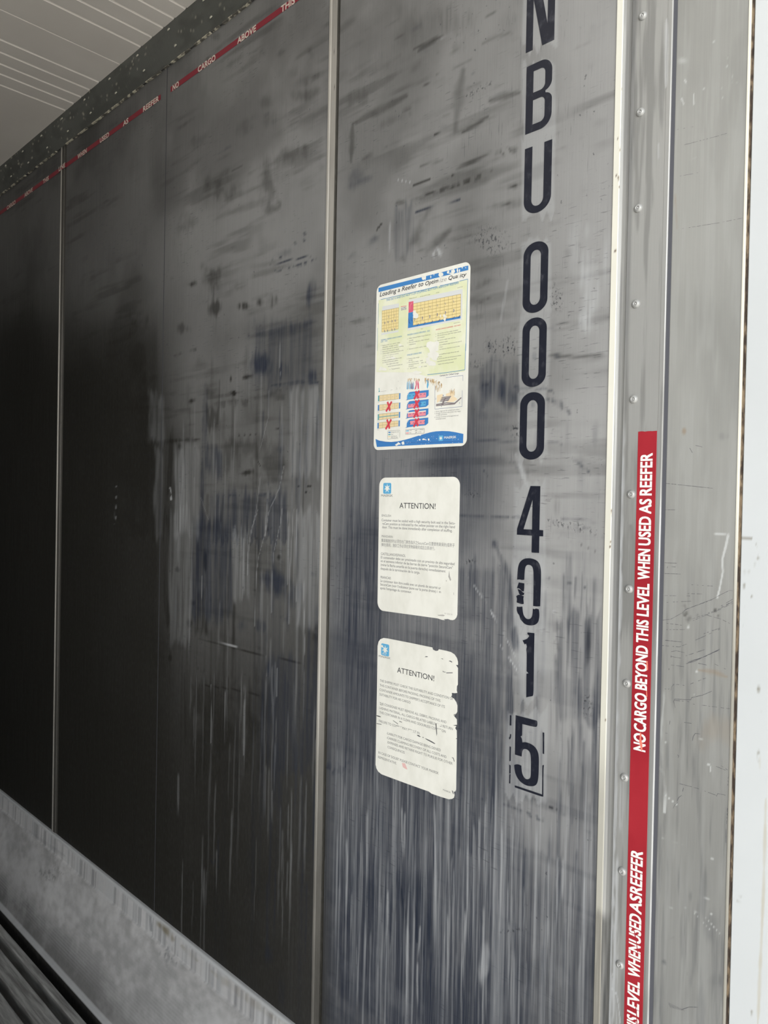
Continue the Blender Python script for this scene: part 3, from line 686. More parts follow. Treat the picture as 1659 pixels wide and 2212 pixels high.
w.add(I, .45 * (1 - band) * sst(.36, .70, .7 * fbm(x * 5, z * 7, 113) + .3 * fbm(x * 40, z * 60, 115)), 'R')
w.add(I, .50 * sst(.13, .02, z) * sst(.003, .005, z), 'R')
w.add(I, .95 * (z < -.004), 'R')
K = ((0, 1650), 2.37)
w.line(K, [(815, 820), (850, 850), (885, 900)], 80, .8, 'A', 'v', .4); w.line(K, [(930, 930), (1010, 1010)], 50, .45, 'A', 'v'); w.line(K, [(1080, 1060), (1240, 1180), (1500, 1370)], 60, .4, 'A', 'v'); w.line(K, [(768, 775), (775, 850)], 20, .8, 'G')
w.line(K, [(330, 470), (120, 330)], 30, .3, 'G', 'v'); w.ell(K, 100, 380, 90, 60, .35, 'B', 'c'); w.ell(K, 870, 980, 90, 50, .6, 'G', 'k', 35); w.ell(K, 90, 720, 60, 50, .5, 'R'); w.ell(K, 250, 560, 90, 60, .5, 'R', 'k')
w.store(kick.data)
t_ = NT(M_KICK)

# ---- rear frame, from the lining edge out to the white corner post
ZB, ZT = -.05, 2.62
def lip_ops(w):
    rs = np.random.RandomState(3)
    for (a, c_, r_) in ((1343, 193, 2.2), (1336, 160, 1.5), (1334, 300, 2.0), (1339, 322, 2.8), (1336, 318, 2), (1331, 378, 2.5), (1336, 385, 3), (1338, 405, 2.2), (1334, 412, 1.8), (1324, 968, 2), (1325, 990, 4), (1321, 1105, 3), (1322, 1115, 2.4), (1319, 1172, 2.5), (1318, 1180, 2.4), (1329, 543, 3.2), (1327, 875, 2), (1308, 1555, 2.2), (1308, 1810, 3), (1306, 1801, 1.4)):
        w.ell(((0, 0), 1), a, c_, r_ * .8, r_ * 1.1, .95, 'A', None, 0, .4)
    I = np.nonzero(w.ok)[0]
    w.add(I, .85 * sst(1960, 1990, w.py[I] + 14 * vnoise(w.x[I] * 300, w.z[I] * 40, 5)) * (.6 + .4 * vnoise(w.x[I] * 400, w.z[I] * 30, 6)), 'R')
    w.add(I, .45 * sst(1560, 1750, w.py[I]), 'R'); w.add(I, .2 * sst(900, 1500, w.py[I]), 'R')
upright('trim_5', [(-.5200, .001), (-.5200, -.0022), (-.5106, -.0024), (-.5098, -.0014)], M_CREAM, ops=lip_ops)


def channel_ops(w):
    I = np.nonzero(w.ok)[0]
    w.add(I, .3 * sst(.4, .7, fbm(w.x[I] * 200, w.z[I] * 6, 5)), 'G')
    w.add(I, .8 * sst(1960, 1995, w.py[I]) * (.4 + .6 * vnoise(w.x[I] * 500, w.z[I] * 20, 6)), 'R')
upright('trim_6', [(-.5098, -.0014), (-.5096, -.0004), (-.5060, .0010), (-.5010, .0010), (-.4972, .0000)], M_ALU, ops=channel_ops)


def strip_ops(w):
    I = np.nonzero(w.ok)[0]; x, z, py = w.x[I], w.z[I], w.py[I]
    edge = sst(-.4900, -.4935, x + .0035 * (vnoise(x * 0 + 3, z * 60, 7) - .4))
    w.add(I, .95 * edge * sst(880, 1000, py) * (.45 + .55 * vnoise(x * 500, z * 60, 8)), 'B')
    w.add(I, .8 * sst(-.475, -.492, x) * sst(1380, 1800, py) * sst(.45, .7, .5 * vnoise(x * 500, z * 8, 9) + .5 * fbm(x * 300, z * 30, 10)), 'B')
    w.add(I, .35 * sst(-.486, -.494, x) * sst(900, 700, py), 'G')
    w.add(I, .35 * sst(.48, .7, fbm(x * 120, z * 7, 12)), 'R')
    w.add(I, .6 * sst(-.4400, -.4385, x) * sst(1050, 1150, py) * (.4 + .6 * vnoise(x * 300, z * 30, 15)), 'B')
    w.line(((1250, 0), 4.056), [(770, 170), (770, 450), (765, 760)], 44, .75, 'B', 'v', .1); w.line(((1250, 0), 4.056), [(700, 1260), (700, 1390)], 26, .4, 'B', 'v')
    w.line(((1250, 900), 4.056), [(455, 960), (450, 1150)], 90, .35, 'R', 'c'); w.line(((1300, 1980), 9.533), [(200, 1470), (320, 1620), (345, 1850), (380, 2200)], 26, .8, 'B'); w.line(((1300, 1980), 9.533), [(215, 1130), (245, 1350), (195, 1460)], 14, .7, 'B')
    for q in ((547, 1140, 14), (695, 1215, 16), (578, 775, 5)): w.ell(((1250, 0), 4.056), q[0], q[1], q[2], q[2] * .7, .9, 'R', 'k')
strip = upright('trim_7', [(-.4972, .0000), (-.4962, -.0016), (-.4900, -.0022), (-.4445, -.0022), (-.4438, -.0026), (-.4384, -.0026), (-.4374, -.0018), (-.4370, -.0004), (-.4370, .0070)], M_ALU, ops=strip_ops)
me = rivet_mesh(.0062, .0036, M_RIVET)
for k in range(14):
    o = bpy.data.objects.new('rivet', me); COL.objects.link(o); o.parent = strip
    o.location = (-.4805, -.0021, 2.1105 + .1345 * (1 - k)); o.rotation_euler = (0, k * 1.7, 0)
structure(MB().box(-.4371, -.4316, -.0005, .0118, ZB, ZT).build('trim_8', mat('joint_sealant', (.085, .088, .105), .7)))


def jamb_ops(w):
    I = np.nonzero(w.ok)[0]; x, z, py = w.x[I], w.z[I], w.py[I]
    w.add(I, .08 * sst(.45, .7, fbm(x * 40, z * 9, 21)), 'R'); w.add(I, .09 * sst(.5, .7, fbm(x * 130, z * 10, 22)), 'B')
    w.add(I, .30 * sst(1100, 1500, py) * sst(.5, .75, fbm(x * 200, z * 12, 23)), 'G'); w.add(I, .22 * sst(1450, 2100, py), 'G'); w.add(I, .12 * sst(600, 0, py), 'R')
    T = ((1250, 0), 4.056)
    w.ell(T, 910, 530, 60, 40, .45, 'B', 'c'); w.line(T, [(930, 700), (965, 760), (980, 800)], 24, .75, 'B', 'k'); w.line(T, [(900, 860), (920, 910)], 20, .7, 'B'); w.line(T, [(1008, 820), (1010, 915)], 14, .75, 'B')
    for a, c_, r_ in ((1098, 778, 18), (1254, 778, 16), (1262, 860, 11), (1185, 368, 12), (1300, 505, 10), (1300, 580, 14), (1385, 722, 10)): w.ell(T, a, c_, r_, r_, .7, 'B', None)
    w.line(T, [(1345, 620), (1348, 730)], 12, .5, 'B', 'k'); w.line(T, [(960, 1400), (1030, 1380)], 60, .35, 'B', 'c'); w.line(T, [(845, 1700), (860, 2000)], 30, .3, 'A', 'c')
    Q = ((1400, 900), 4.425)
    w.line(Q, [(620, 1110), (690, 1125), (745, 1132)], 20, .95, 'B', None, .3); w.line(Q, [(765, 1135), (745, 1230), (708, 1370), (715, 1480), (685, 1640), (665, 1720)], 26, .9, 'B', None, .5); w.ell(Q, 662, 1728, 20, 18, .95, 'B', None)
    w.ell(Q, 385, 2010, 16, 16, .9, 'B', None); w.ell(Q, 345, 140, 26, 40, .5, 'A', None); w.ell(Q, 320, 110, 60, 60, .45, 'R', 'c'); w.ell(Q, 725, 190, 70, 50, .4, 'G', 'v')
    for a, c_, r_ in ((350, 1815, 34), (355, 1880, 34), (400, 1935, 40), (640, 1850, 26), (680, 1905, 22), (480, 1890, 26)): w.ell(Q, a, c_, r_, r_ * .9, .7, 'R', 'k')
    S = ((1380, 1350), 4.425)
    w.line(S, [(210, 350), (235, 450), (240, 700), (215, 1000), (215, 1150), (230, 1330)], 40, .5, 'B', 'c', .4); w.line(S, [(190, 1360), (240, 1420), (245, 1530), (255, 1620), (245, 1790)], 34, .75, 'B', 'c', .5); w.line(S, [(255, 1630), (380, 1730)], 6, .8, 'B')
    w.ell(S, 553, 442, 18, 18, .95, 'B', None); w.ell(S, 530, 660, 12, 7, .9, 'B', None); w.line(S, [(655, 1325), (685, 1350), (686, 1395)], 16, .9, 'B'); w.ell(S, 255, 1125, 13, 16, .7, 'B', None); w.line(S, [(570, 430), (720, 450), (840, 500)], 60, .45, 'A', 'c', 0); w.ell(S, 700, 1000, 200, 220, .18, 'A', None)
    for pts in ([(190, 2020), (480, 2120)], [(400, 1920), (620, 1990)], [(560, 1080), (730, 1140)]): w.line(S, pts, 6, .5, 'B', 'k')
    Rr = ((1250, 1700), 4.056)
    for pts in ([(690, 430), (970, 540)], [(870, 865), (1250, 1030)], [(690, 1000), (950, 1130)], [(900, 1040), (1100, 1130), (1250, 1300)], [(1000, 1090), (1160, 1260)], [(1100, 590), (1280, 690)]): w.line(Rr, pts, 6, .6, 'B', 'k')
    w.ell(Rr, 1160, 1115, 14, 10, .7, 'B', None); w.ell(Rr, 1200, 1690, 90, 90, .55, 'G', 'v'); w.ell(Rr, 1160, 1250, 110, 180, .3, 'G', 'v'); w.ell(Rr, 830, 1340, 50, 26, .6, 'G', 'k'); w.ell(Rr, 940, 1630, 36, 40, .6, 'R', 'k'); w.ell(Rr, 975, 960, 24, 60, .5, 'G', 'v'); w.ell(Rr, 740, 1550, 26, 40, .6, 'G', 'k')
jamb = upright('trim_9', [(-.4318, .0070), (-.4318, -.0004), (-.4312, -.0007), (-.3392, -.0007)], M_JAMB, step=.0026, ops=jamb_ops)
upright('trim_10', [(-.3392, -.0007), (-.3390, -.0014), (-.3360, -.0014), (-.3357, .0025)], M_CREAM, ops=lambda w: w.add(np.nonzero(w.ok)[0], .75 * sst(1000, 1500, w.py[w.ok]), 'R'))
b = MB(); rs = np.random.RandomState(2); zz = ZB; pr = []
while zz < ZT:
    pr.append((zz, rs.uniform(-.0007, .0009))); zz += rs.uniform(.004, .02)
for (z0, d0), (z1, d1) in zip(pr[:-1], pr[1:]):
    b.quad((-.3360, .0015, z0), (-.3322 + d0, .0008, z0), (-.3322 + d1, .0008, z1), (-.3360, .0015, z1))
b.box(-.3365, -.3300, .0030, .0119, ZB, ZT)
structure(b.build('trim_11', M_SEAL))


def post_ops(w):
    Q = ((1560, 1200), 3.687)
    for a, c_, rx, ry in ((190, 130, 40, 34), (290, 20, 16, 18), (260, 75, 20, 14), (175, 240, 16, 30), (180, 560, 20, 60), (235, 325, 12, 10), (290, 1060, 20, 40), (300, 1250, 16, 26), (290, 1600, 16, 60), (180, 410, 10, 10), (160, 490, 16, 10)): w.ell(Q, a, c_, rx, ry, .8, 'R', 'k')
    w.line(Q, [(190, 494), (300, 497)], 7, .9, 'R'); w.line(Q, [(230, 728), (350, 752)], 9, .85, 'R', 'k'); w.line(Q, [(230, 880), (290, 900)], 9, .7, 'R', 'k'); w.line(Q, [(165, 335), (320, 340)], 4, .4, 'R'); w.line(Q, [(300, 1600), (300, 1700)], 40, .3, 'A', None, 0)
    w.line(((1400, 900), 4.425), [(890, 1162), (990, 1166)], 4, .7, 'R'); w.line(((1400, 900), 4.425), [(1030, 1210), (1055, 1350)], 40, .5, 'R', 'k'); w.line(((1250, 1700), 4.056), [(1640, 100), (1620, 900), (1585, 1700), (1570, 2070)], 40, .55, 'A', None, .2); w.ell(((1250, 1700), 4.056), 1515, 1960, 14, 60, .7, 'R', 'k')
    for i in range(5): w.line(((1250, 1700), 4.056), [(1370 + 8 * i, 880 + 60 * i), (1420 + 6 * i, 900 + 60 * i)], 12, .4, 'R', 'k')
post = upright('trim_12', [(-.3318, .0119), (-.3318, .0004), (-.3308, -.0006), (-.2200, -.0006), (-.1985, .0020), (-.1985, .101)], M_WHITE, ops=post_ops)

# dark scratches and scuffs drawn across the jamb sheet
b = MB(); rs = np.random.RandomState(12)
def scratch(crop, pts, w=.0006, dash=.7):
    q = XZ(crop, *pts)
    for (x0, z0), (x1, z1) in zip(q[:-1], q[1:]):
        n = max(1, int(math.hypot(x1 - x0, z1 - z0) / .0022))
        for i in range(n):
            if rs.rand() < dash:
                a, c_ = i / n, (i + 1) / n
                b.stroke([(x0 + (x1 - x0) * a, z0 + (z1 - z0) * a), (x0 + (x1 - x0) * c_, z0 + (z1 - z0) * c_)], w * rs.uniform(.35, .8), -.00080)
Q = ((1400, 900), 4.425); S = ((1380, 1350), 4.425); T = ((1250, 0), 4.056); Rr = ((1250, 1700), 4.056)
for pts, dd in (([(165, 637), (380, 660), (620, 685)], .8), ([(160, 890), (260, 892)], .7), ([(160, 1397), (275, 1400)], .9), ([(160, 1450), (185, 1448), (190, 1432), (265, 1436)], .6), ([(160, 1500), (315, 1505)], .95), ([(140, 1945), (220, 1935), (330, 1875), (360, 1845), (640, 1735)], .95), ([(360, 1842), (600, 1755), (700, 1700), (780, 1660), (812, 1665)], .85),
                ([(430, 1950), (620, 1870), (700, 1840)], .7), ([(420, 1935), (560, 1885), (700, 1830), (808, 1770)], .6), ([(700, 1810), (810, 1745)], .9), ([(705, 1820), (810, 1765)], .9), ([(710, 1830), (810, 1785)], .8), ([(160, 1710), (420, 1715)], .5), ([(180, 1775), (430, 1762)], .5), ([(180, 1975), (340, 1995)], .7), ([(160, 2035), (370, 2035)], .6), ([(165, 2138), (320, 2153)], .95), ([(490, 2090), (690, 2020)], .6), ([(400, 1605), (620, 1620)], .3), ([(540, 1890), (700, 1935), (800, 1985)], .5), ([(380, 1690), (520, 1695)], .5), ([(455, 275), (520, 290)], .9), ([(400, 300), (425, 345)], .7)):
    scratch(Q, pts, .0007, dd)
for pts, dd in (([(260, 145), (410, 162)], .95), ([(225, 195), (390, 210), (600, 120), (775, 40)], .5), ([(310, 310), (312, 255), (360, 245), (440, 265)], .9), ([(310, 300), (420, 320)], .7), ([(450, 295), (630, 235)], .7), ([(455, 370), (540, 345), (775, 230)], .98), ([(470, 360), (560, 330), (770, 240)], .9), ([(480, 350), (640, 300), (770, 235)], .9), ([(290, 430), (295, 380), (450, 400)], .6), ([(570, 365), (650, 382)], .9), ([(710, 365), (850, 430)], .6),
                ([(305, 660), (315, 590), (340, 565), (470, 580)], .8), ([(480, 570), (645, 505)], .7), ([(350, 790), (335, 730), (345, 708), (500, 715), (505, 695), (610, 670), (700, 632)], .98), ([(345, 720), (500, 735)], .7), ([(250, 610), (310, 612)], .6), ([(520, 755), (870, 800)], .4), ([(435, 930), (505, 940)], .7), ([(515, 1105), (522, 1065), (542, 1035), (590, 1042)], .98), ([(372, 1240), (385, 1250), (378, 1268)], .95), ([(390, 1515), (560, 1560), (750, 1630)], .8), ([(745, 1640), (755, 1610), (830, 1625)], .95), ([(368, 1680), (385, 1645), (412, 1628)], .98), ([(330, 1752), (345, 1720), (372, 1698)], .98), ([(740, 1350), (850, 1395)], .8), ([(790, 1345), (850, 1385)], .8), ([(850, 1750), (840, 1900)], .6), ([(835, 1950), (835, 2080)], .9), ([(860, 1400), (850, 1550)], .3), ([(420, 1590), (430, 1555)], .9), ([(295, 950), (300, 915)], .9), ([(240, 1030), (310, 1040)], .6)):
    scratch(S, pts, .0008, dd)
for pts, dd in (([(930, 1270), (1180, 1205), (1300, 1170)], .8), ([(850, 1140), (1020, 1110)], .4), ([(860, 1550), (1050, 1515)], .5), ([(880, 2010), (1250, 1950), (1470, 1905)], .7)): scratch(T, pts, .0005, dd)
for k_ in range(12): scratch(Rr, [(780 + 12 * k_, 1880 + 6 * k_), (810 + 11 * k_, 1930 + 3 * k_)], .0006, .9)
scratch(Rr, [(900, 1950), (970, 1925), (1045, 1927)], .0009, .98)
b.build('scuff_marks', mat('scuff_ink', (.09, .09, .105), .6), jamb)

# ------------------------------------------------------------------ container number: cut vinyl characters, each its own decal
M_VINYL = mat('black_vinyl', (.016, .018, .028), .38)
t_ = NT(M_VINYL); t_.out(t_.mix(t_.ramp(t_.noise((90, 90, 60), 1, 4), .52, .75), (.012, .014, .024), (.045, .047, .06)))
VT = .0004            # vinyl thickness


def ring(w, h, sw, k=14, cut=0.0):
    """outer and inner outlines of a tall rounded 0, unit box scaled to w x h"""
    def stad(x0, x1, z0, z1, rx, rz):
        p = []
        for cx, cz, a0 in ((x1 - rx, z1 - rz, 0), (x0 + rx, z1 - rz, 90), (x0 + rx, z0 + rz, 180), (x1 - rx, z0 + rz, 270)):
            for i in range(k):
                a = math.radians(a0 + 90 * i / (k - 1)); p.append((cx + rx * math.cos(a), cz + rz * math.sin(a)))
        return p
    return stad(0, w, 0, h, w * .49, w * .42), stad(sw, w - sw, sw * .95, h - sw * .95, (w - 2 * sw) * .48, (w - 2 * sw) * .55)


def arc(cx, cz, rx, rz, a0, a1, n=12):
    return [(cx + rx * math.cos(math.radians(a0 + (a1 - a0) * i / n)), cz + rz * math.sin(math.radians(a0 + (a1 - a0) * i / n))) for i in range(n + 1)]


def shift(l, x, z): return [(a + x, b + z) for a, b in l]


def decal(name, pieces, label, cat='decal', group=None, y=-.0007):
    """pieces: list of [outer, holes...] in wall coordinates"""
    b = MB()
    for p in pieces: b.flat(p, y, VT)
    o = b.build(name, M_VINYL); return meta(o, label, cat, group)


GN = 'container number characters'
S_ = .0125
# N
x0, x1, z0, z1 = -.6757, -.6244, 2.1386, 2.2490
decal('letter_decal', [[[(x0, z0), (x0 + S_, z0), (x0 + S_, z0 + .0800), (x0 + .0300, z0), (x1, z0), (x1, z1), (x1 - S_, z1), (x1 - S_, z0 + .0300), (x1 - .0295, z1), (x0, z1)]]],
      'black vinyl letter N cut off by the top edge of the photo', 'letter', GN)
# B
x0, x1, z0, z1 = -.6735, -.6262, 2.0088, 2.1154; zm = (z0 + z1) / 2 + .002
outer = [(x0, z0), (x1 - .020, z0)] + arc(x1 - .020, z0 + .020, .020, .020, -90, 0) + [(x1, zm - .016)] + arc(x1 - .014, zm - .014, .014, .0125, 0, 80) + \
        arc(x1 - .0145, zm + .0155, .014, .0135, -80, 0) + [(x1 - .0005, z1 - .020)] + arc(x1 - .0205, z1 - .020, .020, .020, 0, 90) + [(x0, z1)]
h1 = [(x0 + .0130, z0 + .0115), (x1 - .021, z0 + .0115)] + arc(x1 - .021, z0 + .0200, .0085, .0085, -90, 0) + [(x1 - .0125, zm - .0145)] + arc(x1 - .0205, zm - .0145, .008, .0090, 0, 90) + [(x0 + .0130, zm - .0055)]
h2 = [(x0 + .0130, zm + .0060), (x1 - .021, zm + .0060)] + arc(x1 - .021, zm + .0145, .0085, .0085, -90, 0) + [(x1 - .0125, z1 - .0205)] + arc(x1 - .021, z1 - .0205, .0085, .0090, 0, 90) + [(x0 + .0130, z1 - .0115)]
decal('letter_decal', [[outer, h1, h2]], 'black vinyl letter B near the top of the container number', 'letter', GN)
# U
x0, x1, z0, z1 = -.6733, -.6239, 1.8793, 1.9857; W_ = x1 - x0; sw = .0138
outer = [(x0, z1), (x0, z0 + .022)] + arc(x0 + W_ / 2, z0 + .022, W_ / 2, .022, 180, 360, 20) + [(x1, z1), (x1 - sw, z1), (x1 - sw, z0 + .022)] + \
        arc(x0 + W_ / 2, z0 + .022, W_ / 2 - sw, .0112, 360, 180, 16) + [(x0 + sw, z1)]
decal('letter_decal', [[outer]], 'black vinyl letter U below the letter B', 'letter', GN)
for (x0, x1, z0, z1), lab in (((-.6714, -.6262, 1.7227, 1.8335), 'black vinyl digit 0, highest of the three whole zeros'),
                              ((-.6702, -.6260, 1.6062, 1.7146), 'black vinyl digit 0, middle one of the three whole zeros'),
                              ((-.6716, -.6262, 1.4917, 1.5977), 'black vinyl digit 0, lowest of the three whole zeros, above the 4')):
    o_, i_ = ring(x1 - x0, z1 - z0, .0131)
    decal('digit_decal', [[shift(o_, x0, z0), shift(i_, x0, z0)]], lab, 'digit', GN)
decal('digit_decal', [[[(-.6491, 1.4500), (-.6312, 1.4498), (-.6312, 1.3814), (-.6243, 1.3812), (-.6241, 1.3716), (-.6310, 1.3717), (-.6309, 1.3454), (-.6444, 1.3453), (-.6444, 1.3719), (-.6726, 1.3722), (-.6724, 1.3815)],
                       [(-.6604, 1.3814), (-.6445, 1.3813), (-.6446, 1.4290)]]], 'black vinyl digit 4 halfway down the container number', 'digit', GN)
D1 = ((1050, 1180), 3.815)


def rounded(l, times=2):
    """soften the shallow corners of a traced outline, keep the torn sharp ones"""
    for _ in range(times):
        out = []
        for i in range(len(l)):
            a, b, c_ = l[i - 1], l[i], l[(i + 1) % len(l)]
            u = (b[0] - a[0], b[1] - a[1]); v = (c_[0] - b[0], c_[1] - b[1])
            cs = (u[0] * v[0] + u[1] * v[1]) / max(1e-12, math.hypot(*u) * math.hypot(*v))
            if cs > .60: out += [(b[0] - .25 * u[0], b[1] - .25 * u[1]), (b[0] + .25 * v[0], b[1] + .25 * v[1])]
            else: out.append(b)
        l = out
    return l


pc = lambda *p: rounded(XZ(D1, *p))
# torn 0: upper arch, loose flakes on the left, lower bowl
A1 = pc((258, 275), (262, 200), (270, 150), (288, 120), (318, 102), (350, 98), (385, 102), (418, 116), (440, 140), (452, 180), (455, 240), (450, 400), (447, 494), (418, 496), (390, 492), (392, 400), (394, 240), (390, 185), (378, 160), (352, 150), (332, 158), (322, 180), (318, 230), (316, 275), (296, 279), (280, 272))
A2 = pc((272, 298), (316, 306), (316, 345), (312, 372), (300, 372), (276, 345), (256, 345), (264, 322))
A3 = pc((262, 352), (290, 362), (300, 378), (316, 385), (312, 402), (290, 404), (276, 396), (270, 376))
A4 = pc((272, 396), (312, 412), (308, 430), (312, 474), (296, 478), (254, 462), (258, 430), (250, 412))
A5 = pc((256, 497), (272, 500), (300, 497), (304, 540), (312, 572), (330, 596), (352, 602), (372, 594), (384, 570), (388, 514), (400, 520), (414, 512), (436, 520), (441, 560), (438, 600), (428, 630), (408, 646), (380, 653), (346, 650), (318, 640), (298, 616), (284, 600), (276, 566), (262, 552), (254, 525))
decal('digit_decal', [[A1], [A2], [A3], [A4], [A5]], 'torn black vinyl digit 0 with its left side flaking off', 'digit', GN)
decal('digit_decal', [[pc((344, 710), (400, 716), (397, 860), (394, 1100), (392, 1228), (380, 1236), (360, 1238), (333, 1245), (335, 1050), (352, 1046), (336, 1030), (338, 880), (332, 850), (340, 826), (330, 800), (322, 810), (312, 795), (303, 776), (326, 768), (344, 760), (358, 738), (342, 722))]],
      'black vinyl digit 1 with a ragged flag below the torn zero', 'digit', GN)
decal('digit_decal', [[pc((246, 1392), (300, 1406), (400, 1432), (420, 1438), (424, 1450), (424, 1478), (412, 1492), (300, 1464), (298, 1560), (286, 1566), (298, 1590), (300, 1616), (330, 1614), (370, 1628), (404, 1652), (428, 1690), (437, 1740), (435, 1850), (431, 1920), (420, 1960), (400, 1975), (370, 1978), (330, 1970), (290, 1946), (260, 1910), (243, 1870), (236, 1830), (234, 1802), (262, 1794), (292, 1808), (294, 1850), (304, 1890), (326, 1918), (348, 1922), (366, 1910), (372, 1880), (372, 1740), (366, 1702), (350, 1680), (326, 1668), (308, 1672), (298, 1692), (294, 1732), (240, 1716), (242, 1560))]],
      'black vinyl digit 5 inside the broken outline box', 'digit', GN)
bx = [[(198, 1392), (210, 1394), (209, 1476), (197, 1476)], [(200, 1548), (208, 1550), (206, 1580), (196, 1592), (190, 1578), (198, 1570)], [(196, 1650), (206, 1652), (204, 1768), (194, 1772)], [(194, 1800), (204, 1806), (203, 1872), (193, 1872)], [(194, 1878), (203, 1878), (201, 1955), (192, 1952)],
      [(238, 1972), (252, 1974), (464, 2046), (466, 1806), (478, 1802), (474, 1840), (473, 2062), (458, 2062), (240, 1986)], [(468, 1534), (481, 1536), (480, 1712), (469, 1708)]]
decal('check_digit_frame', [[pc(*q)] for q in bx], 'thin broken black outline box around the digit 5', 'frame')

# ------------------------------------------------------------------ red warning tapes with white lettering
M_RED = mat('red_tape', (.40, .020, .034), .45)
M_REDD = mat('red_tape_dull', (.27, .022, .040), .5)
t_ = NT(M_RED); t_.out(t_.mix(t_.ramp(t_.noise((14, 14, 10), 1, 4), .35, .7), (.32, .013, .024), (.38, .020, .032)))
M_TAPETXT = mat('tape_white', (.86, .85, .83), .45)
M_TAPETXT2 = mat('tape_white_stained', (.80, .62, .50), .5)


def tape_thing(name, label, loc): return empty(name, loc, label, 'tape')


# vertical tape on the rivet strip
T = tape_thing('warning_tape', 'long vertical red tape with white lettering beside the rivets', (-.459, -.0024, .60))
yt = -.0027
top = XZ(((1330, 920), 6.142), (310, 78), (318, 80), (330, 77), (352, 74), (380, 75), (400, 79), (430, 73), (470, 71), (500, 72), (530, 69), (560, 67))
b = MB(); b.flat([[(-.4727, .10)] + [(-.4452, .10)] + [(-.4452, top[-1][1])] + [(max(-.4727, min(-.4452, q[0])), q[1]) for q in top[::-1]]], yt, .0004); b.build('tape_strip', M_RED, T)
zt = lambda py, px=1398: float(on_wall(px, py)[2])
words = [('REEFER', 1070.4, 979, 1395), ('AS', 1109.7, 1077.5, 1393), ('USED', 1178, 1115.4, 1392), ('WHEN', 1252, 1185.4, 1390), ('LEVEL', 1330, 1259.5, 1387), ('THIS', 1387.7, 1337.8, 1386), ('BEYOND', 1488.5, 1393.3, 1384), ('CARGO', 1579, 1495.6, 1382), ('NO', 1620, 1582, 1379),
         ('REEFER', 1931.4, 1836, 1381), ('AS', 1971, 1932.5, 1378), ('USED', 2036, 1974, 1377), ('WHEN', 2110.6, 2038, 1375), ('LEVEL', 2191, 2116, 1373), ('THIS', 2243, 2194, 1371)]
for wd, lo, hi, px in words:
    z0 = zt(lo, px); z1 = zt(hi, px)
    MB().text(wd, -.4504, z0, z1 - z0, .0176, yt - .00015, bold=.020, rot=True).build('lettering', M_TAPETXT, T)
# rubbed streaks over the lettering of NO and WHEN USED
M_RUB = mat('tape_rubbed', (.80, .22, .16), .5)
for (o_, s_), pts in ((((1330, 1270), 5.675), [(310, 1760), (330, 1790), (322, 1840), (338, 1900), (340, 1985), (322, 1990), (312, 1930), (300, 1880), (306, 1820)]), (((1330, 1270), 5.675), [(385, 890), (404, 900), (408, 1000), (392, 1008)]), (((1330, 1270), 5.675), [(384, 1255), (396, 1262), (400, 1330), (388, 1330)]),):
    MB().flat([XZ((o_, s_), *pts)], yt - .0003).build('rubbed_patch', M_RUB, T)

for l in ([(660, 200), (700, 330), (740, 560), (760, 720)], [(700, 360), (730, 470)], [(720, 1850), (735, 2000), (745, 2180)], [(550, 725), (600, 750)], [(585, 1185), (545, 1225)]): MB().stroke(XZ(((1300, 1980), 9.533), *l), .0012, yt - .0003).build('scratch_line', M_RED, T)

# load-line tapes under the cove
def load_tape(label, xa, xb, words, m, mt):
    T = tape_thing('load_line_tape', label, ((xa + xb) / 2, 0, 2.484)); z0, z1 = 2.4835, 2.4975
    path = [(xa, -.0008)] + ([(-2.4790, -.0008), (-2.4725, -.0045), (-2.4630, -.0045), (-2.4610, -.0030), (-2.4440, -.0030), (-2.4300, -.0008)] if xa < -2.5 < xb else []) + [(xb, -.0008)]
    b = MB()                                    # the tape is stuck over the joint cover
    for (p0, y0), (p1, y1) in zip(path[:-1], path[1:]): b.quad((p0, y0, z0), (p1, y1, z0), (p1, y1, z1), (p0, y0, z1))
    b.build('tape_strip', m, T)
    for wd, a, c_ in words: MB().text(wd, a, z0 - .0006, c_ - a, .0152, -.0048 if a < -2.42 < c_ + .04 and c_ > -2.48 else -.0010, bold=.024).build('lettering', mt, T)
M_DULLTXT = mat('tape_offwhite', (.78, .70, .62), .5)
wx = lambda px, py: float(on_wall(px, py)[0])
lw = [('NO', 373.6, 387, 188), ('CARGO', 428.4, 465.8, 142), ('ABOVE', 513.7, 553.5, 78), ('THIS', 607.7, 637.5, 16)]
load_tape('red load line tape running from NO CARGO off the top edge', wx(369, 193), -1.158, [(a, wx(b0, p), wx(b1, p)) for a, b0, b1, p in lw], M_REDD, M_DULLTXT)
lw = [('REEFER', 310, 343.6, 222), ('AS', 266.8, 277.8, 264), ('USED', 216.4, 236, 298), ('WHEN', 168.3, 187.8, 332), ('LINE', 130, 143.8, 362), ('THIS', 93.4, 105.8, 388), ('ABOVE', 53.4, 71, 412), ('CARGO', 15.6, 34, 440)]
load_tape('red load line tape deeper inside, ending at the word REEFER', -3.20, wx(347.7, 214), [(a, wx(b0, p), wx(b1, p)) for a, b0, b1, p in lw], M_REDD, M_DULLTXT)

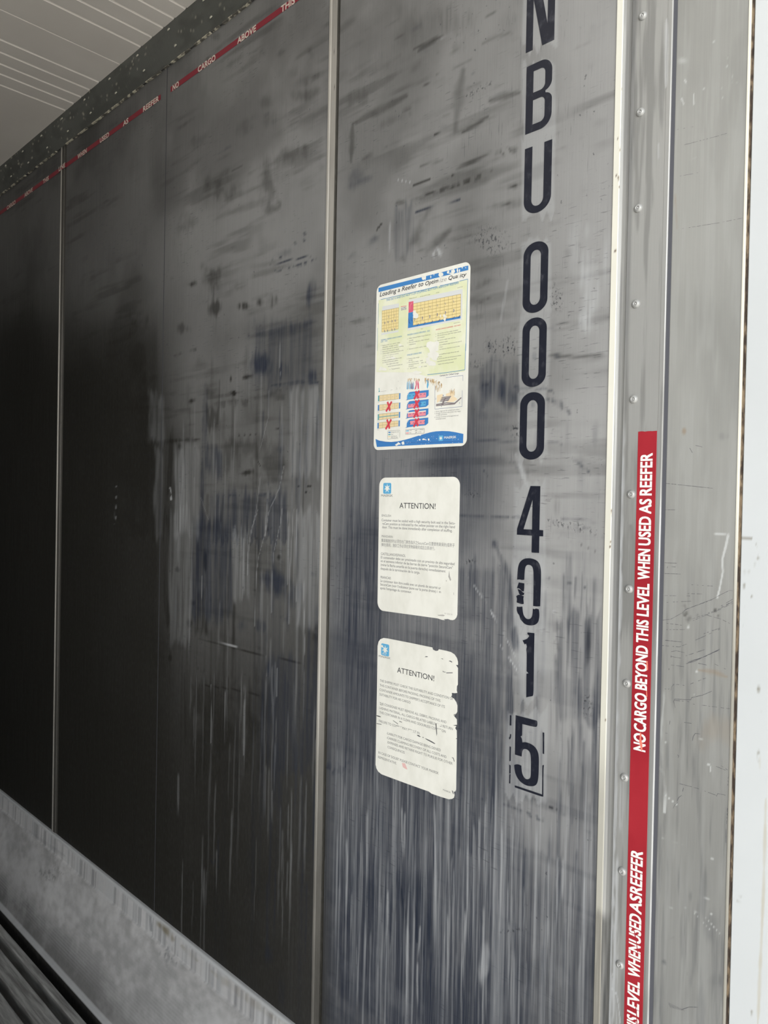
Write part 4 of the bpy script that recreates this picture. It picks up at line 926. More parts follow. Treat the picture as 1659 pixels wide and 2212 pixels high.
# ------------------------------------------------------------------ stickers
M_PAPER = mat('white_sticker', (.80, .80, .74), .42)
t_ = NT(M_PAPER); t_.out(t_.mix(t_.ramp(t_.noise((30, 30, 16), 1, 5), .35, .75), (.815, .815, .76), (.72, .72, .66)))
M_INK = mat('black_ink', (.055, .055, .06), .6)
M_GREY = mat('grey_ink', (.20, .20, .205), .6)
M_FADED = mat('faded_ink', (.42, .41, .39), .6)
M_SKY = mat('light_blue_ink', (.115, .40, .66), .5)
M_BLUE = mat('blue_ink', (.055, .22, .52), .5)
M_NAVY = mat('navy_ink', (.05, .09, .28), .5)
M_HEADB = mat('heading_blue_ink', (.08, .25, .48), .5)
M_TEAL = mat('teal_ink', (.12, .38, .42), .5)
M_PANEL = mat('pale_yellow_ink', (.73, .76, .52), .45)
t_ = NT(M_PANEL); t_.out(t_.mix(t_.ramp(t_.noise((18, 18, 14), 1, 5), .40, .68), (.69, .73, .47), (.79, .80, .66)))
M_BOX = mat('carton_yellow_ink', (.79, .66, .33), .5)
M_BOX2 = mat('carton_tan_ink', (.77, .63, .38), .5)
M_PINK = mat('pink_ink', (.78, .28, .33), .5)
M_ROSE = mat('rose_ink', (.66, .12, .20), .5)
M_CROSS = mat('red_ink', (.62, .06, .09), .5)
M_GRIDL = mat('brown_line_ink', (.30, .22, .08), .6)
M_STAIN = mat('rust_stain', (.40, .26, .12), .8)
M_LGREY = mat('light_grey_ink', (.66, .68, .68), .5)


def round_rect(x0, x1, z0, z1, r, n=8):
    return arc(x1 - r, z0 + r, r, r, -90, 0, n) + arc(x1 - r, z1 - r, r, r, 0, 90, n) + arc(x0 + r, z1 - r, r, r, 90, 180, n) + arc(x0 + r, z0 + r, r, r, 180, 270, n)


YS = -.0008           # face of a sticker
Y1, Y2, Y3, Y4, Y5 = (YS - .00012 * k for k in range(1, 6))


def lines(b, crop, rows, cap, y=Y1, bold=0.0, shear=0.0, m=0, chars=None):
    """rows: (text, xa, ya, xb) in crop pixels along the baseline; cap: capital height in crop pixels"""
    for body, xa, ya, xb in rows:
        p0 = XZ(crop, (xa, ya))[0]; p1 = XZ(crop, (xb, ya))[0]; q = XZ(crop, (xa, ya - cap))[0]
        b.text(body, p0[0], p0[1], p1[0] - p0[0], q[1] - p0[1], y, bold, shear, m=m)
    return b


def emblem(T, crop, x0, x1, y0, y1, star_r, wx0, wx1, wy, cap, damaged=False):
    """rounded light-blue square with a seven-pointed white star, lettering below"""
    p = XZ(crop, (x0, y1), (x1, y1), (x0, y0)); a, c_ = p[0][0], p[1][0]; z0, z1 = p[0][1], p[2][1]
    L = empty('logo', (0, 0, 0), None, None); L.parent = T; L.location = ((a + c_) / 2 - T.location.x, 0, z0 - T.location.z)
    MB().flat([round_rect(a, c_, z0, z1, (c_ - a) * .14, 5)], Y1).build('logo_square', M_SKY, L)
    cx, cz = (a + c_) / 2, (z0 + z1) / 2; R = (c_ - a) * .42; pts = []
    for i in range(14):
        an = math.radians(90 + i * 360 / 14); r = R if i % 2 == 0 else R * .40
        pts.append((cx + r * math.cos(an), cz + r * 1.02 * math.sin(an)))
    b = MB().flat([pts], Y2)
    if damaged:
        b.flat([[(a - .001, z1 - .004), (a + .004, z1 - .003), (a + .006, z1 - .0065), (a + .003, z1 - .008), (a - .001, z1 - .0065)]], Y2)
        for k in range(5): b.flat([[(a + .003 + .0022 * k, z0 + .002), (a + .004 + .0022 * k, z0 + .002), (a + .0036 + .0022 * k, z0 + .005 + .0006 * (k % 3))]], Y2)
    b.build('star', M_PAPER, L)
    lines(MB(), crop, [('MAERSK', wx0, wy, wx1)], cap, Y1, .006).build('logo_lettering', M_GREY, L)


# ---- upper notice
T = empty('notice_sticker', (-.8875, 0, 1.2195), 'white notice sticker headed ATTENTION! in four languages, between poster and torn notice', 'sticker', None)
N1 = ((800, 1020), 7.9); N2 = ((800, 1180), 7.9)
sheet = arc(-.8060, 1.4506, .0155, .0155, 0, 90, 8) + arc(-.9680, 1.4506, .0157, .0155, 90, 180, 8) + arc(-.9670, 1.2320, .0155, .0165, 180, 270, 8) + \
    [q for q in XZ(N2, (1150, 1230), (1230, 1256), (1280, 1262), (1250, 1246), (1330, 1240), (1370, 1256), (1410, 1260), (1440, 1250), (1470, 1216), (1485, 1170))]
MB().flat([sheet[::-1]], YS, .0006).build('sheet', M_PAPER, T)
emblem(T, N1, 224, 360, 184, 368, 50, 190, 390, 416, 36)
lines(MB(), N1, [('ATTENTION!', 503, 614, 1118)], 92, Y1, .004).build('heading_text', M_INK, T)
lines(MB(), N1, [('ENGLISH', 200, 757, 358)], 38).build('heading_text', M_GREY, T)
lines(MB(), N1, [('Container must be sealed with a high security bolt seal in the Secu-', 198, 836, 1455), ('raCam position as indicated by the yellow pointer on the right hand', 212, 896, 1450), ('door. This must be done immediately after completion of stuffing.', 208, 956, 1405)], 42, Y1, .006).build('paragraph_text', M_GREY, T)
lines(MB(), N1, [('MANDARIN', 200, 1110, 388)], 38).build('heading_text', M_GREY, T)
lines(MB(), N1, [('集装箱施封时必须在右门黄色指示之SecuraCam位置使用高保封(或称子', 194, 1186, 1445), ('弹封)锁闭。施封工作必须在货物装箱完成后立即进行。', 194, 1258, 1110)], 44).build('paragraph_text', M_GREY, T)
lines(MB(), N2, [('CASTELLANO/ESPANOL', 188, 147, 608)], 42, Y1, .004).build('heading_text', M_GREY, T)
lines(MB(), N2, [('El contenedor debe ser precintado con un precinto de alta seguridad', 186, 207, 1443), ('en el extremo inferior de las barras de cierre "posición SecuraCam"', 183, 268, 1415), ('(mirar la flecha amarilla en la puerta derecha) inmediatament', 182, 333, 1290), ('después de la terminación de la carga.', 180, 397, 852)], 42, Y1, .006).build('paragraph_text', M_GREY, T)
lines(MB(), N2, [('FRANCAIS', 180, 545, 356)], 40, Y1, .004).build('heading_text', M_GREY, T)
lines(MB(), N2, [('Le conteneur doit être scellé avec un plomb de securité ur', 177, 606, 1210), ('SecuraCam (voir l’indicateur jaune sur la porte droite) i  m', 175, 667, 1212), ('après l’empotage du conteneur.', 174, 730, 712)], 42, Y1, .006).build('paragraph_text', M_GREY, T)
lines(MB(), N2, [('IV 03/15', 1272, 1158, 1405)], 26).build('paragraph_text', M_FADED, T)
for l in ([XZ(N2, (1148, 1172), (1240, 1166), (1278, 1178), (1258, 1192), (1170, 1186))], [XZ(N2, (1300, 576), (1312, 590), (1304, 602), (1294, 592))], [XZ(N2, (1352, 410), (1362, 500), (1384, 570), (1368, 595), (1345, 540), (1336, 520))], [XZ(N2, (1423, 790), (1429, 790), (1432, 830), (1425, 830))]): MB().flat(l, Y1).build('worn_mark', M_FADED, T)

# ---- torn notice
T = empty('notice_sticker', (-.8830, 0, .9075), 'white notice sticker with torn ragged right edge, lowest of the three stickers', 'sticker', None)
R1 = ((800, 1370), 7.9); R2 = ((800, 1540), 7.9)
edge = XZ(R1, (230, 63), (300, 72), (700, 150), (1060, 225), (1070, 262), (1120, 285), (1160, 280), (1172, 256), (1300, 282), (1380, 304), (1440, 345), (1480, 405), (1497, 470), (1497, 525), (1460, 522), (1478, 545), (1497, 575), (1495, 860), (1478, 890), (1475, 960), (1485, 1000), (1450, 1005), (1390, 1000), (1395, 1040), (1380, 1065), (1430, 1100), (1470, 1160), (1487, 1220), (1485, 1320), (1470, 1352), (1425, 1372), (1430, 1400)) + \
    XZ(R2, (1460, 15), (1430, 50), (1450, 75), (1478, 110), (1480, 200), (1410, 210), (1470, 222), (1450, 260), (1476, 300), (1478, 430), (1455, 437), (1478, 445), (1475, 620), (1472, 900), (1464, 1310), (1450, 1340), (1425, 1345), (1440, 1400), (1430, 1445), (1400, 1465), (1345, 1472), (1200, 1428), (1050, 1376), (1000, 1338), (960, 1325), (940, 1318), (600, 1196), (300, 1085), (195, 1045), (140, 1000), (108, 945), (94, 880), (100, 500)) + \
    XZ(R1, (108, 1400), (118, 900), (128, 200), (145, 125), (175, 85))
MB().flat([edge], YS, .0006).build('sheet', M_PAPER, T)
emblem(T, R1, 188, 325, 150, 352, 50, 150, 352, 384, 32, True)
lines(MB(), R1, [('ATTENTION!', 463, 650, 1098)], 90, Y1, .004).build('heading_text', M_INK, T)
lines(MB(), R1, [('THE SHIPPER MUST CHECK THE SUITABILITY AND CONDITION OF', 168, 806, 1425), ('THIS CONTAINER BEFORE PACKING. PACKING OF THIS', 165, 884, 1208), ('CONTAINER AMOUNTS TO SHIPPER’S ACCEPTANCE OF ITS', 163, 962, 1282), ('SUITABILITY FOR HIS CARGO', 162, 1040, 693)], 40, Y1, .002).build('paragraph_text', M_GREY, T)
lines(MB(), R1, [('THE CONSIGNEE MUST REMOVE ALL DEBRIS, PACKING AND', 162, 1196, 1310), ('LASHING MATERIAL, ALL CARGO RELATED LABELS AND RETURN', 160, 1272, 1420), ('THIS CONTAINER IN A CLEAN AND ODOURLESS CONDITION', 160, 1346, 1297)], 40, Y1, .002).build('paragraph_text', M_GREY, T)
lines(MB(), R2, [('FAILURE TO COMPLY MAY RESULT IN:', 153, 152, 858)], 40, Y1, .002).build('paragraph_text', M_GREY, T)
lines(MB(), R2, [('-LIABILITY FOR CARGO DAMAGE BEING DENIED', 284, 360, 1212), ('-CARRIER CLAIMING RECOVERY OF ALL COSTS AND', 284, 437, 1312), ('EXPENSES AND RETAINS RIGHT TO PURSUE FOR OTHER', 302, 517, 1415), ('CONSEQUENCES', 300, 597, 594)], 40, Y1, .002).build('paragraph_text', M_GREY, T)
lines(MB(), R2, [('IN CASE OF DOUBT PLEASE CONTACT YOUR MAERSK', 143, 690, 1178), ('REPRESENTATIVE.', 138, 768, 455)], 40, Y1, .002).build('paragraph_text', M_GREY, T)
lines(MB(), R2, [('MAERSK', 1246, 1322, 1380)], 26).build('paragraph_text', M_GREY, T)
M_CHIP = mat('chipped_ink', (.10, .10, .11), .6)
for cr, pts in ((R1, [(932, 392), (955, 374), (992, 380), (975, 390), (955, 388)]), (R1, [(1212, 412), (1235, 412), (1255, 428), (1235, 424)]), (R1, [(1342, 456), (1372, 450), (1405, 470), (1398, 482), (1370, 466)]), (R1, [(1240, 620), (1262, 640), (1285, 640), (1290, 652), (1245, 642)]), (R1, [(1300, 652), (1410, 650), (1412, 662), (1305, 664)]), (R1, [(112, 1380), (150, 1390), (190, 1412), (150, 1404)]),
                (R2, [(112, 38), (186, 62), (182, 72), (112, 52)]), (R2, [(112, 172), (195, 190), (198, 200), (112, 182)]), (R2, [(392, 122), (480, 184), (476, 192), (395, 132)]), (R2, [(500, 135), (545, 152), (545, 162), (502, 146)]), (R2, [(800, 374), (830, 376), (868, 404), (850, 408), (812, 392)]), (R2, [(895, 408), (915, 412), (915, 426), (898, 420)]), (R2, [(935, 428), (1000, 455), (1060, 485), (1115, 522), (1105, 530), (1040, 496), (960, 452)]), (R2, [(1390, 758), (1425, 762), (1445, 828), (1436, 830), (1418, 775)]), (R2, [(1118, 175), (1132, 180), (1146, 350), (1138, 395), (1128, 300)]), (R2, [(1396, 1312), (1420, 1340), (1428, 1385), (1418, 1380), (1405, 1345)]), (R1, [(160, 1188), (200, 1206), (214, 1218), (180, 1204)])):
    MB().flat([XZ(cr, *pts)], Y2).build('scuff_mark', M_CHIP, T)
MB().flat([XZ(R2, (545, 850), (600, 860), (640, 965), (600, 950), (560, 920))], Y2).build('red_smudge', mat('red_smudge', (.74, .48, .46), .6), T)
for cr, pts in ((R2, [(1105, 190), (1125, 180), (1215, 190), (1180, 240), (1120, 230)]), (R2, [(1150, 270), (1222, 285), (1220, 330), (1145, 315)]), (R2, [(440, 225), (530, 240), (525, 285), (470, 280)]), (R2, [(650, 285), (740, 300), (742, 330), (660, 310)])): MB().flat([XZ(cr, *pts)], Y2).build('worn_patch', M_PAPER, T)

# ---- loading poster
T = empty('instruction_poster', (-.890, 0, 1.518), 'colourful loading instruction poster with cargo diagrams, above two white notices', 'poster', None)
C1 = ((790, 550), 6.636); C2 = ((790, 780), 6.636)
MB().flat([round_rect(-1.0010, -.7778, 1.5185, 1.8310, .0125)], YS, .0006).build('sheet', M_PAPER, T)


def bil(crop, q, u, v):
    """point of the quad q = tl, tr, br, bl (crop pixels), in wall coordinates"""
    a, b_, c_, d = XZ(crop, *q)
    return tuple((a[i] * (1 - u) + b_[i] * u) * (1 - v) + (d[i] * (1 - u) + c_[i] * u) * v for i in (0, 1))


def patch(b, crop, q, y, m=0, u0=0, u1=1, v0=0, v1=1):
    b.flat([[bil(crop, q, u0, v1), bil(crop, q, u1, v1), bil(crop, q, u1, v0), bil(crop, q, u0, v0)]], y, 0, m); return b


def gridlines(b, crop, q, nu, nv, w, y, m=0):
    for i in range(nu + 1): b.stroke([bil(crop, q, i / nu, 0), bil(crop, q, i / nu, 1)], w, y, m)
    for i in range(nv + 1): b.stroke([bil(crop, q, 0, i / nv), bil(crop, q, 1, i / nv)], w, y, m)
    return b


b = patch(MB(), C1, [(188, 480), (1475, 158), (1475, 222), (188, 540)], Y1); b.build('header_band', M_BLUE, T)
lines(MB(), C1, [('Loading a Reefer to ', 205, 606, 828)], 62, Y1, .012, .22).build('title_text', M_INK, T)
for r_ in (('Optim', 858, 446, 1045), ('Qua', 1190, 368, 1322), ('ity', 1352, 332, 1450)): lines(MB(), C1, [r_], 56, Y1, .014, .22).build('title_text', M_INK, T)
lines(MB(), C1, [('l', 1330, 340, 1340)], 56, Y1, .002, .22).build('title_text', M_FADED, T)
lines(MB(), C1, [('ize', 1062, 402, 1165)], 60, Y1, .002, .22).build('title_text', M_FADED, T)
PANEL = [(190, 657), (1468, 352), (1425, 1672), (150, 1850)]
MB().flat([[bil(C1, PANEL, 0, .86), bil(C1, PANEL, .25, .90), bil(C1, PANEL, .45, .93), bil(C1, PANEL, .60, 1.0), bil(C1, PANEL, 1, 1), bil(C1, PANEL, 1, 0), bil(C1, PANEL, 0, 0)]], Y1).build('info_panel', M_PANEL, T)
b = MB()
b.stroke(XZ(C1, (222, 646), (800, 515), (1030, 458)), .0009, Y2); b.stroke(XZ(C1, (1070, 450), (1335, 390)), .0009, Y2); b.stroke(XZ(C1, (1350, 382), (1468, 353), (1452, 900), (1440, 1380)), .0009, Y2); b.stroke(XZ(C2, (1440, -250), (1427, 127), (1150, 168), (890, 197)), .0009, Y2); b.stroke(XZ(C1, (188, 700), (185, 1000)), .0006, Y2); b.stroke(XZ(C1, (176, 1050), (172, 1380)), .0006, Y2)
b.build('panel_border', M_HEADB, T)
lines(MB(), C1, [('THE DO´S AND DO NOT´S OF STUFFING BOTTOM AIRFLOW REEFERS', 300, 670, 1334)], 29, Y2, .010, .22).build('subtitle_text', M_HEADB, T)
# stack diagram, left
Q1 = [(240, 808), (480, 762), (474, 1066), (236, 1112)]
b = patch(MB(), C1, [(245, 745), (482, 700), (480, 762), (240, 808)], Y2, 1); patch(b, C1, [(230, 1130), (475, 1085), (475, 1110), (230, 1155)], Y2, 1); patch(b, C1, Q1, Y2, 0); gridlines(b, C1, Q1, 7, 7, .0004, Y3, 2)
for u, v in ((.18, .55), (.37, .53), (.62, .53), (.80, .53), (.18, .93), (.36, .93), (.62, .93), (.78, .93), (.4, .28), (.75, .28)): b.stroke([bil(C1, Q1, u, v), bil(C1, Q1, u + .01, v + .11)], .0011 if v > .5 else .0005, Y4, 3)
b.build('cargo_diagram', [M_BOX, M_LGREY, M_GRIDL, M_NAVY], T)
b = patch(MB(), C1, [(508, 750), (590, 735), (588, 790), (508, 803)], Y2, 0); b.stroke(XZ(C1, (510, 750), (590, 736)), .0008, Y3, 1)
lines(b, C1, [('NO CARGO', 514, 780, 586), ('ABOVE LINE', 512, 803, 588)], 17, Y3, .01, m=2); b.build('load_line_key', [M_PAPER, M_CROSS, M_INK], T)
# long-section diagram, right
Q2 = [(690, 705), (1370, 568), (1364, 884), (686, 1016)]
b = patch(MB(), C1, [(622, 650), (1395, 492), (1388, 935), (608, 1090)], Y2, 3); patch(b, C1, [(622, 682), (690, 668), (688, 820), (620, 836)], Y3, 4); patch(b, C1, [(618, 838), (690, 822), (686, 1030), (612, 1056)], Y3, 5); patch(b, C1, [(612, 1020), (1365, 884), (1365, 915), (612, 1056)], Y3, 5)
patch(b, C1, Q2, Y3, 0); gridlines(b, C1, Q2, 12, 7, .00045, Y4, 2)
for u, v in ((.03, .68), (.20, .68), (.36, .68), (.52, .66), (.69, .64), (.86, .62)): b.stroke([bil(C1, Q2, u, v), bil(C1, Q2, u + .010, v + .06), bil(C1, Q2, u, v + .14)], .0012, Y5, 6)
for u, v in ((.20, .28), (.36, .25), (.52, .25), (.68, .24), (.85, .22)): b.stroke([bil(C1, Q2, u, v), bil(C1, Q2, u + .015, v + .12)], .0005, Y5, 6)
for u in (.12, .27, .43, .58, .73, .88, .99): b.stroke([bil(C1, Q2, u - .04, 1.05), bil(C1, Q2, u - .015, 1.02), bil(C1, Q2, u, .96)], .0011, Y5, 6)
b.stroke(XZ(C1, (622, 920), (628, 970), (645, 990)), .0012, Y5, 6); b.stroke(XZ(C1, (655, 900), (662, 940), (675, 955)), .0010, Y5, 6); b.stroke(XZ(C1, (640, 790), (645, 730), (675, 690)), .0010, Y5, 7)
lines(b, C1, [('Refrigeration unit', 632, 640, 738), ('Air flow to & from cargo', 785, 610, 928), ('Air flow', 1014, 556, 1060), ('Load line', 1320, 484, 1395), ('End of T-floor', 1268, 992, 1360), ('Floor', 796, 1075, 828)], 13, Y3, 0, m=8)
b.build('cargo_diagram', [M_BOX, M_PAPER, M_GRIDL, M_LGREY, M_ROSE, M_BLUE, M_NAVY, M_PINK, M_GREY], T)
# checklists
lines(MB(), C1, [('GENERAL REEFER CARGO CHECK', 224, 1238, 522), ('LIST - DO:', 222, 1262, 318)], 18, Y2, .010).build('checklist_heading', M_HEADB, T)
lines(MB(), C1, [('FROZEN CARGO SPECIFICS - DO:', 604, 1164, 925)], 20, Y2, .010).build('checklist_heading', M_HEADB, T)
lines(MB(), C1, [('CHILLED CARGO SPEC   :', 597, 1452, 830)], 20, Y2, .010).build('checklist_heading', M_HEADB, T)
lines(MB(), C1, [('AVOID CARGO DAMAGE - DO NOT:', 1010, 1088, 1368)], 18, Y2, .010).build('checklist_heading', M_CROSS, T)
lines(MB(), C1, [('✓', 220, 1312, 236), ('Reduce load  air  round  cargo', 246, 1312, 495), ('(Reefer cargo only)', 246, 1340, 465), ('✓', 218, 1378, 234), ('Ensure high and  in  position  cooling', 246, 1370, 545), ('✓', 218, 1402, 234), ('Block stow with used in regular', 246, 1402, 485), ('✓', 218, 1430, 234), ('Check weight is distributed evenly in the', 246, 1430, 545)], 14, Y2, .008).build('checklist_text', M_GREY, T)
lines(MB(), C1, [('container for optimum stability', 246, 1462, 478), ('(use dunnage)', 246, 1492, 395)], 14, Y2, .008).build('checklist_text', M_FADED, T)
lines(MB(), C1, [('If cargo is palletised, place flow in the', 246, 1530, 518), ('air channel between pallets', 246, 1558, 468), ('The weight of the cargo', 300, 1582, 475), ('small, fruit and cheese are', 325, 1612, 530), ('✓  Temperature', 345, 1655, 490)], 14, Y2, .008).build('checklist_text', M_GREY, T)
lines(MB(), C1, [('✓', 598, 1218, 616), ('Follow General Reefer Cargo Check List', 628, 1210, 932), ('(at left)', 630, 1242, 686), ('✓', 598, 1274, 616), ('Pre cool temp to a  final  amount', 626, 1270, 915), ('temperature as', 626, 1300, 720), ('✓', 598, 1364, 616), ('Secure in stow until a  hold', 626, 1362, 875)], 14, Y2, .008).build('checklist_text', M_GREY, T)
lines(MB(), C1, [('✓', 592, 1505, 610), ('Follow the cargo', 620, 1502, 775), ('(at left)', 622, 1528, 676), ('✓', 592, 1560, 610), ('Pre cool to temp    hold', 620, 1556, 820), ('temperature    set  start', 620, 1586, 905), ('as required', 622, 1612, 690), ('✓  at point     set  rise', 600, 1645, 880)], 14, Y2, .008).build('checklist_text', M_GREY, T)
lines(MB(), C1, [('x', 1008, 1146, 1018), ('Do not Pre-cool the reefer container', 1034, 1144, 1330), ('x', 1006, 1180, 1016), ('Do not leave any open floor space inside', 1034, 1172, 1372), ('the container', 1034, 1204, 1138), ('x', 1006, 1246, 1016), ('Do not run reefer unit with any', 1034, 1240, 1290), ('ventilators open', 1046, 1272, 1180), ('not stuff/load cargo beyond the end of', 1062, 1304, 1378), ('T-floor', 1062, 1336, 1112), ('not block air channels at end of the', 1062, 1368, 1350)], 14, Y2, .008).build('checklist_text', M_GREY, T)
lines(MB(), C1, [('not stuff/load cargo above the red', 1058, 1440, 1338), ('load line', 1024, 1478, 1096), ('x', 1000, 1512, 1010), ('Do not at any time set temperature below', 1024, 1506, 1374), ('requested set point (this does NOT', 1026, 1542, 1310), ('hasten the cooling process)', 1044, 1580, 1265)], 14, Y2, .008).build('checklist_text', M_GREY, T)
# plan-view stowage strips
for k, (yt0, xd, kind) in enumerate(((500, 0, 'a'), (635, -2, 'ax'), (768, -4, 'b'), (890, -8, 'bx'))):
    q = [(202 + xd, yt0 - 6), (480 + xd, yt0 - 36), (478 + xd, yt0 + 42), (200 + xd, yt0 + 76)]; b = MB(); patch(b, C2, q, Y1, 0); gridlines(b, C2, q, 5, 1 if kind[0] == 'a' else 2, .0004, Y2, 2)
    patch(b, C2, [(182 + xd, yt0 - 4), (200 + xd, yt0 - 6), (198 + xd, yt0 + 76), (180 + xd, yt0 + 80)], Y1, 3 if k % 2 else 4); patch(b, C2, [(486 + xd, yt0 - 38), (503 + xd, yt0 - 40), (501 + xd, yt0 + 44), (484 + xd, yt0 + 48)], Y1, 3)
    if kind == 'b': b.stroke([bil(C2, q, 0, .52), bil(C2, q, 1, .52)], .0013, Y3, 4)
    if kind[0] == 'a':
        for i in range(5): p = bil(C2, q, .1 + .2 * i, .5); b.flat([[(p[0] - .0008, p[1] - .0006), (p[0] + .0008, p[1]), (p[0] - .0008, p[1] + .0006)]], Y3, 0, 3)
    lines(b, C2, [('No.%d' % (k + 2), 180 + xd, yt0 + 100, 202 + xd)], 12, Y1, m=5)
    o = b.build('stowage_diagram', [M_BOX2, M_PAPER, M_GRIDL, M_BLUE, M_TEAL, M_GREY], T)
    if 'x' in kind:
        c_ = MB(); c_.stroke(XZ(C2, (320 + xd, yt0 - 50), (345 + xd, yt0 + 20), (355 + xd, yt0 + 80)), .0042, Y4); c_.stroke(XZ(C2, (382 + xd, yt0 - 54), (340 + xd, yt0 + 20), (300 + xd, yt0 + 88)), .0042, Y4)
        o2 = c_.build('cross_mark', M_CROSS); o2.parent = o; o2.matrix_parent_inverse = Matrix.Translation(-T.location)
# airflow sections
for k, y0 in enumerate((450, 582, 714, 846)):
    d = -2 * k; b = MB()
    b.flat([XZ(C2, (592 + d, y0 + 108), (594 + d, y0 + 60), (610 + d, y0 + 12), (640 + d, y0 - 6), (908 + d, y0 - 36), (906 + d, y0 + 44), (872 + d, y0 + 74), (700 + d, y0 + 92))[::-1]], Y1, 0, 0)
    if k == 0: patch(b, C2, [(610, y0 + 22), (712, y0 + 8), (710, y0 + 86), (606, y0 + 98)], Y2, 2); patch(b, C2, [(722, y0 + 18), (872, y0), (870, y0 + 68), (718, y0 + 86)], Y2, 1)
    if k == 1: patch(b, C2, [(612, y0 + 40), (762, y0 + 20), (760, y0 + 76), (610, y0 + 90)], Y2, 1); patch(b, C2, [(800, y0 + 2), (868, y0 - 6), (866, y0 + 58), (792, y0 + 66)], Y2, 2)
    if k == 2: patch(b, C2, [(604, y0 + 22), (870, y0 - 8), (868, y0 + 16), (606, y0 + 40)], Y2, 3); patch(b, C2, [(610, y0 + 38), (868, y0 + 8), (866, y0 + 66), (608, y0 + 92)], Y3, 1)
    if k == 3: patch(b, C2, [(642, y0 + 14), (854, y0 - 6), (848, y0 + 60), (640, y0 + 66)], Y2, 1)
    for i in range(5): b.stroke(XZ(C2, (630 + 52 * i, y0 + 58 - 6 * i), (640 + 52 * i, y0 + 44 - 6 * i), (652 + 52 * i, y0 + 52 - 6 * i)), .0008, Y4, 4)
    b.stroke(XZ(C2, (598 + d, y0 + 100), (600 + d, y0 + 40), (625 + d, y0 + 8)), .0007, Y3, 3)
    lines(b, C2, [('No.%d' % (k + 6), 582 + d, y0 + 116, 606 + d)], 12, Y1, m=4)
    o = b.build('airflow_diagram', [M_BLUE, M_PINK, M_SKY, M_PAPER, M_NAVY], T)
    c_ = MB(); c_.stroke(XZ(C2, (722 + d, y0 - 18), (738 + d, y0 + 30), (765 + d, y0 + 86)), .0042, Y5); c_.stroke(XZ(C2, (778 + d, y0 - 24), (735 + d, y0 + 30), (700 + d, y0 + 98)), .0042, Y5)
    o2 = c_.build('cross_mark', M_CROSS); o2.parent = o; o2.matrix_parent_inverse = Matrix.Translation(-T.location)
# half-scraped diagram row and its rust runs
b = MB(); rs = np.random.RandomState(5)
for i in range(11):
    xx = 592 + i * 9.5; b.flat([XZ(C2, (xx, 410 - rs.uniform(0, 20)), (xx + rs.uniform(5, 9), 404), (xx + 7, 300 + rs.uniform(-30, 40)), (xx + 2, 290 + rs.uniform(-20, 40)))], Y1, 0, int(rs.choice([0, 0, 1, 3])))
for a in ([(705, 410), (725, 405), (740, 330), (735, 270), (722, 290), (725, 340)], [(752, 398), (770, 402), (768, 330), (750, 265), (745, 330)]): b.flat([XZ(C2, *a)], Y2, 0, 2)
b.flat([XZ(C2, (868, 270), (900, 275), (908, 340), (890, 400), (880, 370), (884, 310))], Y1, 0, 0)
for i in range(70):
    u = rs.rand(); xx = 590 + 120 * u if i < 12 else (715 + 60 * u if i < 22 else 845 + 255 * u)
    yy = (255 + rs.uniform(-8, 12)) if i < 22 else 255 + 75 * u * u + rs.uniform(-14, 18)
    ln = rs.uniform(18, 45) if i < 45 else rs.uniform(30, 75); ww = rs.uniform(3, 8)
    b.flat([XZ(C2, (xx, yy + ln), (xx + ww * .6, yy + ln - 6), (xx + ww, yy), (xx + ww * .4, yy - 7), (xx - 1, yy + 3))], Y3, 0, 4 if rs.rand() < .6 else 5)
for i in range(34):
    u = rs.rand(); xx = (1000 + 90 * u) if i < 18 else (1195 + 85 * u); yy = 330 + rs.uniform(0, 60) if i < 18 else 395 + rs.uniform(0, 40); ln = rs.uniform(20, 70); ww = rs.uniform(2, 6)
    b.flat([XZ(C2, (xx, yy + ln), (xx + ww, yy + ln - 8), (xx + ww, yy), (xx, yy + 2))], Y3, 0, 4 if rs.rand() < .5 else 5)
b.build('scraped_diagram', [M_SKY, M_NAVY, M_ROSE, M_GREY, M_STAIN, mat('rust_stain_light', (.62, .47, .28), .8)], T)
b = MB(); b.stroke(XZ(C2, (195, 385), (200, 440)), .0013, Y1, 1); b.flat([XZ(C2, (184, 445), (212, 440), (200, 420))], Y1, 0, 1)
for pts in ([(215, 438), (300, 428)], [(362, 415), (390, 412)], [(440, 405), (455, 402), (445, 375)], [(490, 400), (498, 372)], [(470, 280), (475, 300)]): b.stroke(XZ(C2, *pts), .0005, Y1, 0)
b.build('scraped_diagram', [M_FADED, M_TEAL], T)
# carton sketch
b = MB(); b.stroke(XZ(C2, (1155, 237), (1398, 205), (1398, 285)), .0005, Y1, 0); b.stroke(XZ(C2, (998, 330), (995, 690), (1385, 652), (1390, 420)), .0005, Y1, 0)
b.flat([XZ(C2, (1025, 600), (1110, 545), (1110, 470), (1028, 490))], Y1, 0, 2); b.flat([XZ(C2, (1165, 590), (1265, 585), (1320, 545), (1235, 480), (1155, 490), (1230, 520))], Y1, 0, 2); b.flat([XZ(C2, (1155, 505), (1275, 495), (1275, 430), (1155, 470))], Y1, 0, 2)
for i in range(5): b.flat([XZ(C2, (1060 + 6 * i, 575 - 15 * i + 12), (1190 + 9 * i, 560 - 15 * i + 12), (1196 + 9 * i, 560 - 15 * i), (1080 + 6 * i, 575 - 15 * i))], Y2, 0, 1)
b.flat([XZ(C2, (1010, 618), (1160, 592), (1300, 598), (1280, 612), (1160, 608), (1020, 632))], Y2, 0, 1); b.flat([XZ(C2, (1012, 648), (1280, 622), (1380, 530), (1372, 518), (1268, 606), (1012, 634))], Y2, 0, 1); b.flat([XZ(C2, (1085, 632), (1120, 625), (1140, 560), (1160, 530), (1130, 540))], Y2, 0, 1)
